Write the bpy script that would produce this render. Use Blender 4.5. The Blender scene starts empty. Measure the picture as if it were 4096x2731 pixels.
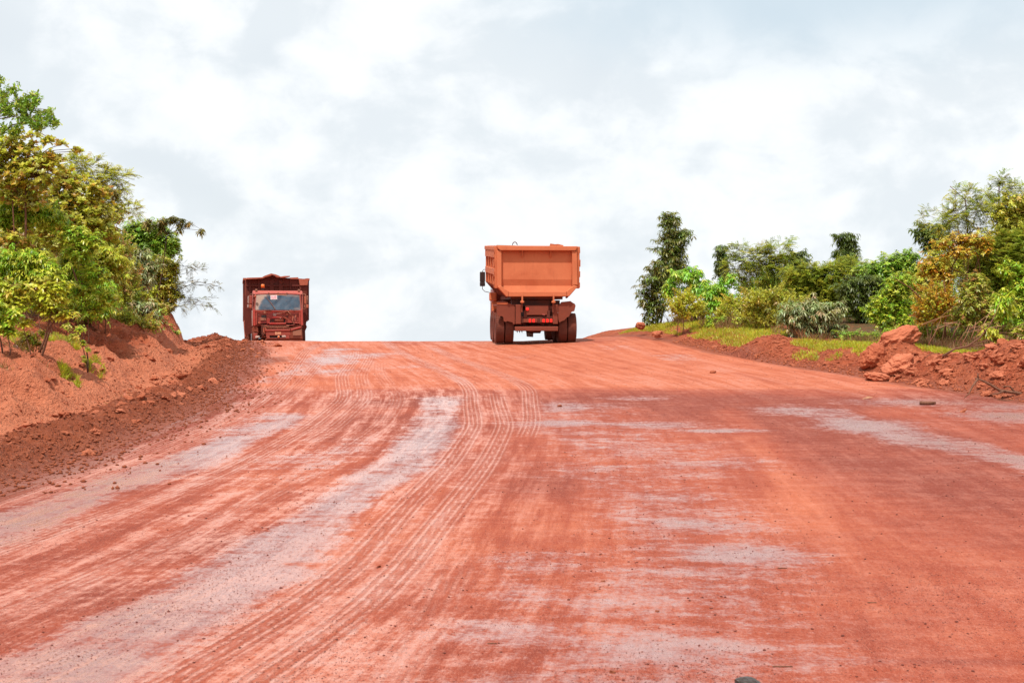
import bpy, math, random
import numpy as np
from mathutils import Vector, Matrix, noise as mnoise

random.seed(7)
RNG = np.random.default_rng(7)
C = bpy.context.scene.collection
SC = bpy.context.scene

# ------------------------------------------------------------------ camera, sky, sun, exposure
F = 6000.0                                   # focal length in pixels of the 4096 px wide photograph
cam_d = bpy.data.cameras.new('camera')
cam = bpy.data.objects.new('camera', cam_d); C.objects.link(cam)
cam.location = (0, 0, 0); cam.rotation_euler = (math.radians(90), 0, 0)
cam_d.sensor_width = 36.0; cam_d.lens = 36.0 * F / 4096.0
cam_d.clip_start = 0.1; cam_d.clip_end = 20000
cam_d.dof.use_dof = True; cam_d.dof.focus_distance = 52.0; cam_d.dof.aperture_fstop = 9.0
SC.camera = cam

SUN_TO = Vector((-0.17, -0.42, 0.89)).normalized()
SUN_EL = math.asin(SUN_TO.z)
SUN_AZ = math.atan2(SUN_TO.x, SUN_TO.y)
SUN_STRENGTH = 4.4
SKY_STRENGTH = 0.1
EXPOSURE = 0.12

world = bpy.data.worlds.new('World'); SC.world = world; world.use_nodes = True
wt = world.node_tree; wt.nodes.clear()
def wn(t, **k):
    n = wt.nodes.new(t)
    for a, b in k.items(): setattr(n, a, b)
    return n
def wl(a, b): wt.links.new(a, b)
wout = wn('ShaderNodeOutputWorld'); wbg = wn('ShaderNodeBackground'); wbg.inputs[1].default_value = SKY_STRENGTH
wsky = wn('ShaderNodeTexSky'); wsky.sky_type = 'NISHITA'; wsky.sun_disc = False
wsky.sun_elevation = SUN_EL; wsky.sun_rotation = SUN_AZ; wsky.air_density = 1.0; wsky.dust_density = 2.0
wco = wn('ShaderNodeTexCoord')
def wnoise(scale, detail, rough, dist=0.0, off=(0, 0, 0), stretch=(1, 1, 1)):
    m = wn('ShaderNodeMapping'); m.inputs['Location'].default_value = off; m.inputs['Scale'].default_value = stretch
    wl(wco.outputs['Generated'], m.inputs[0])
    n = wn('ShaderNodeTexNoise'); n.inputs['Scale'].default_value = scale; n.inputs['Detail'].default_value = detail
    n.inputs['Roughness'].default_value = rough; n.inputs['Distortion'].default_value = dist
    wl(m.outputs[0], n.inputs['Vector']); return n.outputs[0]
def wmap(x, a, b, c=0.0, d=1.0, smooth=True):
    n = wn('ShaderNodeMapRange'); n.interpolation_type = 'SMOOTHSTEP' if smooth else 'LINEAR'
    for i, q in enumerate((a, b, c, d)): n.inputs[i + 1].default_value = q
    wl(x, n.inputs[0]); return n.outputs[0]
def wmath(op, a, b):
    n = wn('ShaderNodeMath'); n.operation = op
    for i, q in enumerate((a, b)):
        if isinstance(q, (int, float)): n.inputs[i].default_value = q
        else: wl(q, n.inputs[i])
    return n.outputs[0]
def wmix(f, a, b):
    n = wn('ShaderNodeMix'); n.data_type = 'RGBA'
    if isinstance(f, (int, float)): n.inputs[0].default_value = f
    else: wl(f, n.inputs[0])
    for i, q in ((6, a), (7, b)):
        if isinstance(q, tuple): n.inputs[i].default_value = (*q, 1)
        else: wl(q, n.inputs[i])
    return n.outputs[2]
n_big = wnoise(5.0, 3.0, 0.5, 0.4, (1.3, 0.2, 0.7), (1, 1, 1.6))
n_mid = wnoise(11.0, 6.0, 0.52, 0.35, (4.1, 2.2, 0.3), (1, 1, 1.5))
n_fin = wnoise(34.0, 6.0, 0.6, 0.3, (2.1, 7.2, 3.3), (1, 1, 1.3))
puff = wmath('ADD', wmath('MULTIPLY', n_mid, 0.56), wmath('ADD', wmath('MULTIPLY', n_big, 0.26), wmath('MULTIPLY', n_fin, 0.18)))
shade = wmap(puff, 0.425, 0.56)              # 0 = grey-blue cloud base, 1 = bright white top
cloud = wmix(shade, (7.75, 8.3, 8.72), (9.45, 9.75, 9.95))
# the darker blue-grey bank of cloud high up towards the right of the view
vdir = wn('ShaderNodeVectorMath'); vdir.operation = 'DISTANCE'
vmul = wn('ShaderNodeVectorMath'); vmul.operation = 'MULTIPLY'; vmul.inputs[1].default_value = (1.0, 0.6, 3.6)
wl(wco.outputs['Generated'], vmul.inputs[0]); wl(vmul.outputs[0], vdir.inputs[0])
dd = Vector((0.21, 1.0, 0.245)).normalized()
vdir.inputs[1].default_value = (dd.x, dd.y * .6, dd.z * 3.6)
bank = wmap(wmath('ADD', vdir.outputs['Value'], wmath('MULTIPLY', n_mid, 0.16)), 0.14, 0.36, 1.0, 0.0)
cloud2 = wmix(wmath('MULTIPLY', bank, 0.9), cloud, (6.1, 7.25, 8.1))
cover = wmap(n_big, 0.2, 0.42, 0.86, 0.97)
final = wmix(cover, wsky.outputs[0], cloud2)
wl(final, wbg.inputs[0]); wl(wbg.outputs[0], wout.inputs[0])

sun_d = bpy.data.lights.new('sun', 'SUN'); sun_d.energy = SUN_STRENGTH; sun_d.angle = math.radians(0.9)
sun_d.color = (1.0, 0.955, 0.89)
sun = bpy.data.objects.new('sun', sun_d); C.objects.link(sun); sun.location = (0, 0, 40)
sun.rotation_euler = SUN_TO.to_track_quat('Z', 'Y').to_euler()
SC.view_settings.view_transform = 'Standard'; SC.view_settings.look = 'None'
SC.view_settings.exposure = EXPOSURE; SC.view_settings.gamma = 1.0; SC.view_settings.use_curve_mapping = False
SC.render.engine = 'CYCLES'; SC.cycles.max_bounces = 7; SC.cycles.diffuse_bounces = 3
SC.cycles.transmission_bounces = 4; SC.cycles.transparent_max_bounces = 8

# ------------------------------------------------------------------ helpers
def tag(o, label=None, cat=None, group=None, kind=None):
    if label: o['label'] = label
    if cat: o['category'] = cat
    if group: o['group'] = group
    if kind: o['kind'] = kind
    return o
def empty(name, loc, rz=0.0):
    o = bpy.data.objects.new(name, None); C.objects.link(o); o.location = loc; o.rotation_euler = (0, 0, rz)
    o.empty_display_size = 0.3
    return o
def mesh_np(name, V, faces_flat, counts, mat, parent=None, smooth=False, attrs=None, loc=None):
    """one mesh object from numpy arrays"""
    me = bpy.data.meshes.new(name)
    V = np.asarray(V, np.float32); faces_flat = np.asarray(faces_flat, np.int32); counts = np.asarray(counts, np.int32)
    me.vertices.add(len(V)); me.vertices.foreach_set('co', V.ravel())
    me.loops.add(len(faces_flat)); me.loops.foreach_set('vertex_index', faces_flat)
    me.polygons.add(len(counts))
    st = np.zeros(len(counts), np.int32); st[1:] = np.cumsum(counts)[:-1]
    me.polygons.foreach_set('loop_start', st)
    me.update(calc_edges=True)
    if smooth: me.polygons.foreach_set('use_smooth', np.ones(len(counts), bool))
    if attrs:
        for k, a in attrs.items():
            a = np.asarray(a, np.float32)
            if a.ndim == 1:
                at = me.attributes.new(k, 'FLOAT', 'POINT'); at.data.foreach_set('value', a)
            else:
                at = me.attributes.new(k, 'FLOAT_COLOR', 'POINT')
                at.data.foreach_set('color', np.concatenate([a, np.ones((len(a), 1), np.float32)], 1).ravel())
    me.materials.append(mat)
    o = bpy.data.objects.new(name, me); C.objects.link(o)
    if parent is not None: o.parent = parent
    if loc is not None: o.location = loc
    return o

class MB:
    def __init__(s): s.v = []; s.f = []
    def add(s, vs, fs):
        n = len(s.v); s.v += [tuple(p) for p in vs]; s.f += [tuple(i + n for i in q) for q in fs]; return s
    def box(s, x0, x1, y0, y1, z0, z1):
        if x0 > x1: x0, x1 = x1, x0
        if y0 > y1: y0, y1 = y1, y0
        if z0 > z1: z0, z1 = z1, z0
        return s.add([(x0, y0, z0), (x1, y0, z0), (x1, y1, z0), (x0, y1, z0), (x0, y0, z1), (x1, y0, z1), (x1, y1, z1), (x0, y1, z1)],
                     [(0, 3, 2, 1), (4, 5, 6, 7), (0, 1, 5, 4), (1, 2, 6, 5), (2, 3, 7, 6), (3, 0, 4, 7)])
    def prism(s, poly, a, b, axis='y'):
        """poly: 2-D outline; extruded along the axis from a to b. axis y: poly=(x,z); axis x: poly=(y,z); axis z: poly=(x,y)"""
        n = len(poly)
        def p3(p, t):
            return (p[0], t, p[1]) if axis == 'y' else ((t, p[0], p[1]) if axis == 'x' else (p[0], p[1], t))
        vs = [p3(p, a) for p in poly] + [p3(p, b) for p in poly]
        fs = [tuple(range(n)), tuple(range(2 * n - 1, n - 1, -1))]
        fs += [(i, i + n, (i + 1) % n + n, (i + 1) % n) for i in range(n)]
        return s.add(vs, fs)
    def tube(s, pts, r, seg=6, cap=True):
        pts = [Vector(p) for p in pts]
        if isinstance(r, (int, float)): r = [r] * len(pts)
        n0 = len(s.v); ref = Vector((0.31, 0.17, 0.93)).normalized()
        rings = []
        for i, p in enumerate(pts):
            d = (pts[min(i + 1, len(pts) - 1)] - pts[max(i - 1, 0)])
            if d.length < 1e-9: d = Vector((0, 0, 1))
            d.normalize()
            a = d.cross(ref)
            if a.length < 0.05: a = d.cross(Vector((1, 0, 0)))
            a.normalize(); b = d.cross(a)
            rings.append([p + (a * math.cos(t) + b * math.sin(t)) * r[i] for t in [2 * math.pi * k / seg for k in range(seg)]])
        vs = [v for rg in rings for v in rg]; fs = []
        for i in range(len(pts) - 1):
            for k in range(seg):
                a0 = i * seg + k; a1 = i * seg + (k + 1) % seg
                fs.append((a0, a1, a1 + seg, a0 + seg))
        if cap:
            fs.append(tuple(range(seg - 1, -1, -1))); fs.append(tuple(range((len(pts) - 1) * seg, len(pts) * seg)))
        return s.add(vs, fs)
    def lathe(s, prof, c, axis='x', seg=32):
        """prof: list of (along, radius)"""
        vs = []; fs = []; n = len(prof)
        for k in range(seg):
            t = 2 * math.pi * k / seg; ct, st = math.cos(t), math.sin(t)
            for (h, r) in prof:
                if axis == 'x': vs.append((c[0] + h, c[1] + r * ct, c[2] + r * st))
                elif axis == 'y': vs.append((c[0] + r * ct, c[1] + h, c[2] + r * st))
                else: vs.append((c[0] + r * ct, c[1] + r * st, c[2] + h))
        for k in range(seg):
            k2 = (k + 1) % seg
            for i in range(n - 1):
                fs.append((k * n + i, k * n + i + 1, k2 * n + i + 1, k2 * n + i))
        fs.append(tuple(k * n for k in range(seg))); fs.append(tuple(k * n + n - 1 for k in range(seg - 1, -1, -1)))
        return s.add(vs, fs)
    def build(s, name, mat, parent=None, smooth=False, bevel=0.0, label=None, seg=2, jitter=0.0):
        me = bpy.data.meshes.new(name)
        vs = s.v
        if jitter:
            vs = [tuple(c + random.uniform(-jitter, jitter) for c in p) for p in vs]
        me.from_pydata(vs, [], s.f); me.update()
        import bmesh
        bm = bmesh.new(); bm.from_mesh(me); bmesh.ops.recalc_face_normals(bm, faces=bm.faces); bm.to_mesh(me); bm.free()
        if smooth: me.polygons.foreach_set('use_smooth', [True] * len(me.polygons))
        me.materials.append(mat)
        o = bpy.data.objects.new(name, me); C.objects.link(o)
        if parent is not None: o.parent = parent
        if bevel:
            m = o.modifiers.new('bevel', 'BEVEL'); m.width = bevel; m.segments = seg; m.limit_method = 'ANGLE'; m.angle_limit = math.radians(35)
            m.harden_normals = False
        if label: o['label'] = label
        return o

# -------- numpy noise
def _h(ix, iy, seed):
    n = (ix.astype(np.int64) * 374761393 + iy.astype(np.int64) * 668265263 + seed * 144665) & 0x7fffffff
    n = ((n ^ (n >> 13)) * 1274126177) & 0x7fffffff
    return ((n ^ (n >> 16)) & 0xffff) / 65535.0
def vn(x, y, seed=0):
    x = np.asarray(x, float); y = np.asarray(y, float)
    ix = np.floor(x); iy = np.floor(y); fx = x - ix; fy = y - iy
    fx = fx * fx * (3 - 2 * fx); fy = fy * fy * (3 - 2 * fy)
    a = _h(ix, iy, seed); b = _h(ix + 1, iy, seed); c = _h(ix, iy + 1, seed); d = _h(ix + 1, iy + 1, seed)
    return (a * (1 - fx) + b * fx) * (1 - fy) + (c * (1 - fx) + d * fx) * fy
def fbm(x, y, octv=4, seed=0, gain=0.5):
    x = np.asarray(x, float); y = np.asarray(y, float)
    t = 0; a = 1; s = 0
    for o in range(octv):
        ca, sa = math.cos(0.6 * o + 0.4), math.sin(0.6 * o + 0.4)
        xx = (x * ca - y * sa) * 2 ** o + 17.3 * o; yy = (x * sa + y * ca) * 2 ** o - 9.1 * o
        t = t + a * vn(xx, yy, seed + o); s += a; a *= gain
    return t / s
def billow(x, y, octv=3, seed=0):
    t = 0; a = 1; s = 0
    for o in range(octv):
        ca, sa = math.cos(0.8 * o + 0.9), math.sin(0.8 * o + 0.9)
        xx = (x * ca - y * sa) * 2.1 ** o; yy = (x * sa + y * ca) * 2.1 ** o
        t = t + a * (1 - np.abs(2 * vn(xx, yy, seed + o) - 1)); s += a; a *= 0.5
    return t / s
def sst(x, a, b):
    t = np.clip((np.asarray(x, float) - a) / (b - a), 0, 1); return t * t * (3 - 2 * t)

# ------------------------------------------------------------------ terrain functions
def curve(pts, sig=1.2):
    xs = np.arange(-200, 420, 0.25)
    p = np.array(pts, float); y = np.interp(xs, p[:, 0], p[:, 1])
    k = np.exp(-0.5 * (np.arange(-24, 25) * 0.25 / sig) ** 2); k /= k.sum()
    yp = np.pad(y, 24, mode='edge'); ys = np.convolve(yp, k, 'valid')
    return lambda q: np.interp(q, xs, ys)
ZR = curve([(-200, -2.6), (0, -2.32), (10, -2.28), (12, -2.25), (15, -2.2), (20, -2.08), (25, -1.9), (30, -1.68), (35, -1.42), (38, -1.29), (42, -1.03),
            (47, -.72), (52, -.42), (57, -.14), (61, -.01), (64, .03), (67, .0), (70, -.1), (73, -.3), (76, -.55), (80, -1.0),
            (90, -2.6), (110, -5.5), (150, -11), (200, -14), (420, -15)], 1.0)
XL = curve([(-200, -8), (0, -7.5), (10, -7.2), (20.8, -7.1), (24, -6.95), (29, -6.95), (33.5, -6.7), (40, -7.5), (47.7, -8.5), (54, -9.5), (60, -10.7),
            (65, -12.4), (70, -14.2), (80, -18), (100, -26), (200, -60), (420, -140)], 1.5)
XR = curve([(-200, 15), (0, 15), (20, 14.5), (30, 13.2), (34.5, 12), (38, 11.1), (42.2, 9.95), (46.7, 8.3), (51.2, 7.2), (57, 5.6), (62, 4.9),
            (75, 2.0), (85, -1), (100, -8), (200, -42), (420, -122)], 1.5)
HB = curve([(-200, 1.1), (30, 1.15), (38, 1.05), (44, .66), (50, .42), (56, .36), (62, .42), (75, .5), (420, .5)], 1.5)
S0 = curve([(-200, 3.7), (29, 3.7), (33, 3.1), (37, 2.25), (38.5, 2.3), (41, 3.1), (43, 3.1), (45, 2.05), (48.5, 2.2), (51, 3.2), (54, 2.6), (61, 2.3), (65, 2.1), (70, 2.4), (420, 3)], .6)
SST = curve([(-200, 1.0), (52, 1.0), (60, .42), (66, .30), (420, .5)], 1.5)   # narrower = steeper
def lprof(x, pts):
    p = np.array(pts, float); return np.interp(x, p[:, 0], p[:, 1])
def ground_parts(X, Y):
    X = np.asarray(X, float); Y = np.asarray(Y, float)
    zr = ZR(Y) + 0.045 * np.maximum(X - .5, 0) * sst(Y, 48, 60) * (1 - sst(Y, 78, 95))
    s = XL(Y) - X; r = X - XR(Y)
    inside = (s < 0) & (r < 0)
    # road: gentle unevenness
    z = zr + 0.05 * (fbm(X * .22, Y * .16, 3, 5) - .5)
    z = z + .05 * (fbm(X * .9, Y * .5, 3, 7) - .5) * sst(Y, 52, 60) + .03 * (billow(X * .35, Y * .5, 2, 9) - .5) * sst(Y, 58, 63)
    # hump just before the far slope
    z = z + 0.035 * np.exp(-((Y - 37.5) / 1.6) ** 2)
    # left: berm, channel, slope
    sp = np.maximum(s, 0)
    berm_h = 0.2 + .25 * (fbm(X * .35, Y * .3, 3, 11) - .5) + .10 * np.exp(-((Y - 33) / 2.2) ** 2) + .12 * np.exp(-((Y - 61.5) / 3.5) ** 2)
    berm_h = berm_h * (1 - .5 * sst(Y, 46, 56) * (1 - sst(Y, 59, 62)))
    berm = berm_h * np.where(Y > 46, 1, 1) * np.exp(-((sp - (1.2 - .65 * sst(Y, 35, 46))) / (.8 - .4 * sst(Y, 36, 46))) ** 2) * sst(sp, 0.0, 1.0)
    s0 = S0(Y); st = SST(Y)
    chan = -.16 * np.exp(-((sp - (s0 - .6)) / .5) ** 2)
    q = sp + .5 * (fbm(X * .5, Y * .45, 3, 21) - .5) * sst(sp, 1.5, 3.5)
    sq = (q - s0) / st
    slope = lprof(sq, [(0, 0), (.25, .25), (1.2, .8), (2.8, 1.3), (5, 1.65), (8, 2.1), (30, 3.6), (60, 4)])
    slope = slope * (1 - .12 * np.exp(-((Y - 40.5) / 2.0) ** 2))
    rough = sst(sq, 0, .6)
    zl = berm + chan + slope
    zl = zl + sst(sp, 0.1, .8) * (1 - rough) * (.34 * (billow(X * 1.7, Y * 1.3, 3, 31) - .55) * np.exp(-((sp - 1.3) / 1.1) ** 2) + .12 * (billow(X * 4.6, Y * 3.8, 2, 33) - .5) * np.exp(-((sp - 1.1) / 1.1) ** 2))
    zl = zl + rough * (.34 * (fbm(X * .9, Y * .75, 4, 41) - .5) + .62 * (billow(X * 1.35, Y * 1.0, 4, 43) - .55) + .13 * (billow(X * 4.6, Y * 3.9, 2, 44) - .5)) 
    gul = np.abs(2 * fbm(Y * .55 + .25 * q, q * .18, 3, 45) - 1); zl = zl + sst(sq, .1, 1.0) * (1 - sst(sq, 2.5, 5)) * (.85 * np.minimum(gul * 2.2, .5) - .34)
    zl = zl + (1 - rough) * sst(sp, 1.8, 2.6) * .12 * (billow(X * 1.3, Y * .7, 3, 49) - .5)
    zl = zl + (1 - rough) * sst(sp, 2.2, 3) * .14 * (fbm(X * 1.5, Y * .9, 3, 47) - .5)
    # right: bank with rubble
    rp = np.maximum(r, 0)
    hb = HB(Y) * (1 + .5 * (fbm(X * .35, Y * .4, 3, 51) - .5))
    rq = rp + .5 * (fbm(X * .6, Y * .6, 3, 53) - .5) * sst(rp, .2, 1)
    zrr = hb * lprof(rq, [(0, 0), (.35, .08), (1.5, .9), (2.4, 1.0), (5, 1.0), (12, .9), (60, .2)])
    rr = sst(rp, .1, .7) * (1 - .6 * sst(rp, 2.2, 3.2))
    zrr = zrr + rr * (.13 * (billow(X * 1.8, Y * 1.5, 3, 61) - .5) + .05 * (billow(X * 5.2, Y * 4.4, 2, 63) - .5)) * (0.45 + .8 * (1 - sst(Y, 44, 50)))
    for (cx, cy, h, sx, sy) in [(10.95, 43.4, .5, .6, .9), (8.35, 50.0, .42, .9, 1.1), (12.9, 38.5, .18, 1.2, 1.2), (9.9, 45.6, .15, .5, .6)]:
        zrr = zrr + h * np.exp(-((X - cx) / sx) ** 2 - ((Y - cy) / sy) ** 2)
    z = z + np.where(s > 0, zl, 0) + np.where(r > 0, zrr, 0)
    # the ground beyond falls to the plain
    far = np.maximum(np.maximum(s, r) - 28, 0)
    z = z - far * .35
    return z, s, r, sq
def G(x, y):
    return float(ground_parts(np.array([x]), np.array([y]))[0][0])
def W(u, v, Y):
    """point at depth Y that the photograph shows at (u, v)"""
    return ((u - 2048) * Y / F, Y, (1365.5 - v) * Y / F)

# ------------------------------------------------------------------ material helper
class MN:
    def __init__(s, name):
        s.m = bpy.data.materials.new(name); s.m.use_nodes = True; s.t = s.m.node_tree; s.t.nodes.clear()
        s.out = s.t.nodes.new('ShaderNodeOutputMaterial'); s._g = None
    def n(s, t, **k):
        n = s.t.nodes.new(t)
        for a, b in k.items(): setattr(n, a, b)
        return n
    def l(s, a, b): s.t.links.new(a, b)
    def set(s, sock, q):
        if q is None: return
        if isinstance(q, (int, float)): sock.default_value = q
        elif isinstance(q, tuple): sock.default_value = (*q, 1) if len(q) == 3 and sock.type == 'RGBA' else q
        else: s.l(q, sock)
    def coord(s, kind='Object'):
        n = s.n('ShaderNodeTexCoord'); return n.outputs[kind]
    def pos(s): 
        if s._g is None: s._g = s.n('ShaderNodeNewGeometry')
        return s._g.outputs['Position']
    def noise(s, scale, detail=4, rough=.5, vec=None, dist=0.0, color=False):
        n = s.n('ShaderNodeTexNoise'); n.inputs['Scale'].default_value = scale; n.inputs['Detail'].default_value = detail
        n.inputs['Roughness'].default_value = rough; n.inputs['Distortion'].default_value = dist
        s.l(vec if vec is not None else s.coord(), n.inputs['Vector']); return n.outputs[1 if color else 0]
    def voro(s, scale, vec=None, out='Distance', feat='F1', rnd=1.0):
        n = s.n('ShaderNodeTexVoronoi'); n.feature = feat; n.inputs['Scale'].default_value = scale
        n.inputs['Randomness'].default_value = rnd
        s.l(vec if vec is not None else s.coord(), n.inputs['Vector']); return n.outputs[out]
    def mapr(s, x, a, b, c=0.0, d=1.0, smooth=False):
        n = s.n('ShaderNodeMapRange'); n.interpolation_type = 'SMOOTHSTEP' if smooth else 'LINEAR'
        for i, q in enumerate((a, b, c, d)): s.set(n.inputs[i + 1], q)
        s.set(n.inputs[0], x); return n.outputs[0]
    def math(s, op, a, b=0.0, c=None):
        n = s.n('ShaderNodeMath'); n.operation = op
        s.set(n.inputs[0], a); s.set(n.inputs[1], b)
        if c is not None: s.set(n.inputs[2], c)
        return n.outputs[0]
    def mix(s, f, a, b, blend='MIX'):
        n = s.n('ShaderNodeMix'); n.data_type = 'RGBA'; n.blend_type = blend; n.clamp_factor = True
        s.set(n.inputs[0], f); s.set(n.inputs[6], a); s.set(n.inputs[7], b); return n.outputs[2]
    def attr(s, name, out='Fac'):
        n = s.n('ShaderNodeAttribute'); n.attribute_name = name; return n.outputs[out]
    def mapping(s, vec, scale=(1, 1, 1), loc=(0, 0, 0)):
        n = s.n('ShaderNodeMapping'); n.inputs['Scale'].default_value = scale; n.inputs['Location'].default_value = loc
        s.l(vec, n.inputs[0]); return n.outputs[0]
    def bump(s, h, strength=.5, dist=.02, normal=None):
        n = s.n('ShaderNodeBump'); s.set(n.inputs['Strength'], strength); n.inputs['Distance'].default_value = dist
        s.l(h, n.inputs['Height'])
        if normal is not None: s.l(normal, n.inputs['Normal'])
        return n.outputs[0]
    def bsdf(s, col, rough=.8, metal=0.0, spec=.5, normal=None, coat=None, emis=None, emis_s=0.0, trans=None):
        b = s.n('ShaderNodeBsdfPrincipled')
        s.set(b.inputs['Base Color'], col); s.set(b.inputs['Roughness'], rough); s.set(b.inputs['Metallic'], metal)
        s.set(b.inputs['Specular IOR Level'], spec)
        if normal is not None: s.l(normal, b.inputs['Normal'])
        if coat is not None: s.set(b.inputs['Coat Weight'], coat); b.inputs['Coat Roughness'].default_value = .15
        if emis is not None: s.set(b.inputs['Emission Color'], emis); s.set(b.inputs['Emission Strength'], emis_s)
        if trans is not None: s.set(b.inputs['Transmission Weight'], trans)
        return b.outputs[0]
    def done(s, sh): s.l(sh, s.out.inputs[0]); return s.m

# ------------------------------------------------------------------ ground materials
LAT_DRY = (.40, .108, .052)
def mat_road():
    m = MN('laterite_road'); p = m.pos()
    wet = m.attr('wet'); tone = m.attr('tone'); mud = m.attr('mud'); trk = m.attr('trk'); trs = m.attr('trs'); sheen_film = m.attr('sheen_film')
    flat = m.mapping(p, (1, 1, .2))
    streak = m.mapping(p, (.55, .95, .2)); streak2 = m.mapping(p, (1.0, .55, .2), (5, 3, 0)); trav = m.mapping(p, (1.5, .30, .2), (2, 9, 0))
    flow = m.attr('flow', 'Color'); fl = m.noise(1.0, 6, .68, m.mapping(flow, (2.6, .16, 1)), .15); fl2 = m.noise(1.0, 5, .72, m.mapping(flow, (8.5, .42, 1), (3, 1, 0)), .1); lw = m.attr('lw')
    nb = m.noise(.8, 5, .6, flat); nm = m.noise(3.6, 6, .68, streak, .3); nf = m.noise(22, 4, .75, flat)
    n1 = m.noise(1.25, 7, .72, streak, .5); n2 = m.noise(9, 5, .75, streak2, .2); fine = m.noise(42, 4, .85, trav)
    ctr = lambda x, k: m.math('MULTIPLY', m.math('SUBTRACT', x, .5), k)
    add = lambda *xs: xs[0] if len(xs) == 1 else m.math('ADD', xs[0], add(*xs[1:]))
    # colour: dry orange laterite, redder where damp, paler where powdery
    fc = m.math('MULTIPLY', add(ctr(fl, 1.8), ctr(fl2, 1.0)), lw)
    t = add(tone, ctr(nb, .8), ctr(n1, .5), ctr(nm, .45), fc)
    col = m.mix(m.mapr(t, .0, .5), (.20, .036, .020), (.30, .058, .027))
    col = m.mix(m.mapr(t, .5, 1.05), col, (.45, .118, .053))
    # slick film: a greyish mauve skin broken up into streaks
    w = add(wet, ctr(n1, 1.5), ctr(nm, 1.3), ctr(n2, 1.3), ctr(nf, 1.0), m.math('MULTIPLY', fc, .5))
    w = m.mapr(w, .22, 1.1, 0, 1, True)
    w = m.math('MULTIPLY', w, m.mapr(wet, .02, .3))
    col = m.mix(m.math('MULTIPLY', w, .72), col, (.29, .185, .18))
    # pinkish film on the road, damp sheen painted into its pale colour
    sm = m.math('MULTIPLY', sheen_film, m.mapr(add(.5, ctr(n1, .7), ctr(nm, .8), ctr(n2, 1.0), ctr(nf, .8), fc), .30, .95, 0, 1, True))
    col = m.mix(m.math('MULTIPLY', sm, .72), col, (.56, .235, .165))
    # tyre ribbons: tread ribs
    ribbon = m.math('MULTIPLY', m.mapr(m.math('ADD', trk, ctr(nm, .06)), .15, .27, 1, 0, True), m.mapr(add(trs, ctr(n1, .8), ctr(n2, .5), ctr(nf, .5)), .15, .85, 0, 1, True))
    ph = m.math('ADD', m.math('MULTIPLY', trk, 2 * math.pi / .088), add(ctr(nf, 4.2), ctr(n2, 3.0)))
    rib = m.mapr(m.math('COSINE', ph, 0), -.9, .9, 0, 1, True)
    lug = m.noise(11, 4, .75, m.mapping(p, (.8, 1.3, 1)))
    ribm = m.math('MULTIPLY', m.math('MULTIPLY', rib, ribbon), m.mapr(lug, .38, .58, .12, 1, True))
    groove = m.math('MULTIPLY', m.math('MULTIPLY', m.math('SUBTRACT', 1, rib), ribbon), .7)
    col = m.mix(m.math('MULTIPLY', ribm, .62), col, (.60, .30, .235))
    col = m.mix(m.math('MULTIPLY', groove, .75), col, (.33, .078, .042))
    # grit: dark grains and stones of several sizes, pale grains
    def stones(scale, r0, r1, keep, off):
        v = m.n('ShaderNodeTexVoronoi'); v.inputs['Scale'].default_value = scale; m.l(m.mapping(p, (1, 1, .3), off), v.inputs['Vector'])
        sep = m.n('ShaderNodeSeparateColor'); m.l(v.outputs['Color'], sep.inputs[0])
        return m.math('MULTIPLY', m.mapr(v.outputs['Distance'], r0, r1, 1, 0), m.math('GREATER_THAN', sep.outputs[0], keep)), sep.outputs[1]
    dens = m.mapr(add(m.noise(1.1, 5, .7, flat), m.math('MULTIPLY', n1, .3)), .48, .8, .25, 1)
    g1, c1 = stones(70, .22, .36, .62, (0, 0, 0)); g2, c2 = stones(30, .16, .26, .80, (3, 7, 0)); g3, c3 = stones(13, .09, .14, .86, (1, 2, 0))
    g = m.math('MAXIMUM', m.math('MAXIMUM', m.math('MULTIPLY', g1, m.math('MULTIPLY', dens, .8)), m.math('MULTIPLY', g2, .9)), g3)
    col = m.mix(m.math('MULTIPLY', g, .85), col, (.085, .024, .02))
    p1, _ = stones(85, .2, .34, .82, (9, 4, 0))
    col = m.mix(m.math('MULTIPLY', p1, .5), col, (.68, .34, .25))
    col = m.mix(m.mapr(fine, .3, .5, .35, 0), col, (.16, .035, .022)); col = m.mix(m.mapr(fine, .5, .72, 0, .30), col, (.66, .30, .21))
    mm = m.math('MULTIPLY', mud, m.mapr(add(mud, ctr(n1, .9), ctr(nm, .8), ctr(n2, .6)), .35, .7, 0, 1, True)); col = m.mix(m.math('MULTIPLY', mm, .9), col, m.mix(m.mapr(nf, .35, .65), (.13, .033, .017), (.25, .062, .032)))
    rough = m.mapr(w, 0, 1, .80, .30)
    rough = m.math('SUBTRACT', rough, m.math('MULTIPLY', sm, .30)); rough = m.math('SUBTRACT', rough, m.math('MULTIPLY', ribm, .18))
    rough = m.math('MAXIMUM', add(rough, ctr(nf, .4), ctr(fine, .3)), .2)
    h = add(m.math('MULTIPLY', nm, .3), m.math('MULTIPLY', nf, .26), m.math('MULTIPLY', fine, .13), m.math('MULTIPLY', g, .12), m.math('MULTIPLY', m.math('MULTIPLY', rib, ribbon), .30))
    h = m.math('SUBTRACT', h, m.math('MULTIPLY', ribbon, .12))
    nrm = m.bump(h, m.mapr(w, 0, 1, .85, .38), .05)
    return m.done(m.bsdf(col, rough, 0, m.mapr(m.math('MAXIMUM', w, m.math('MULTIPLY', sm, .7)), 0, 1, .12, .8), nrm))
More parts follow.
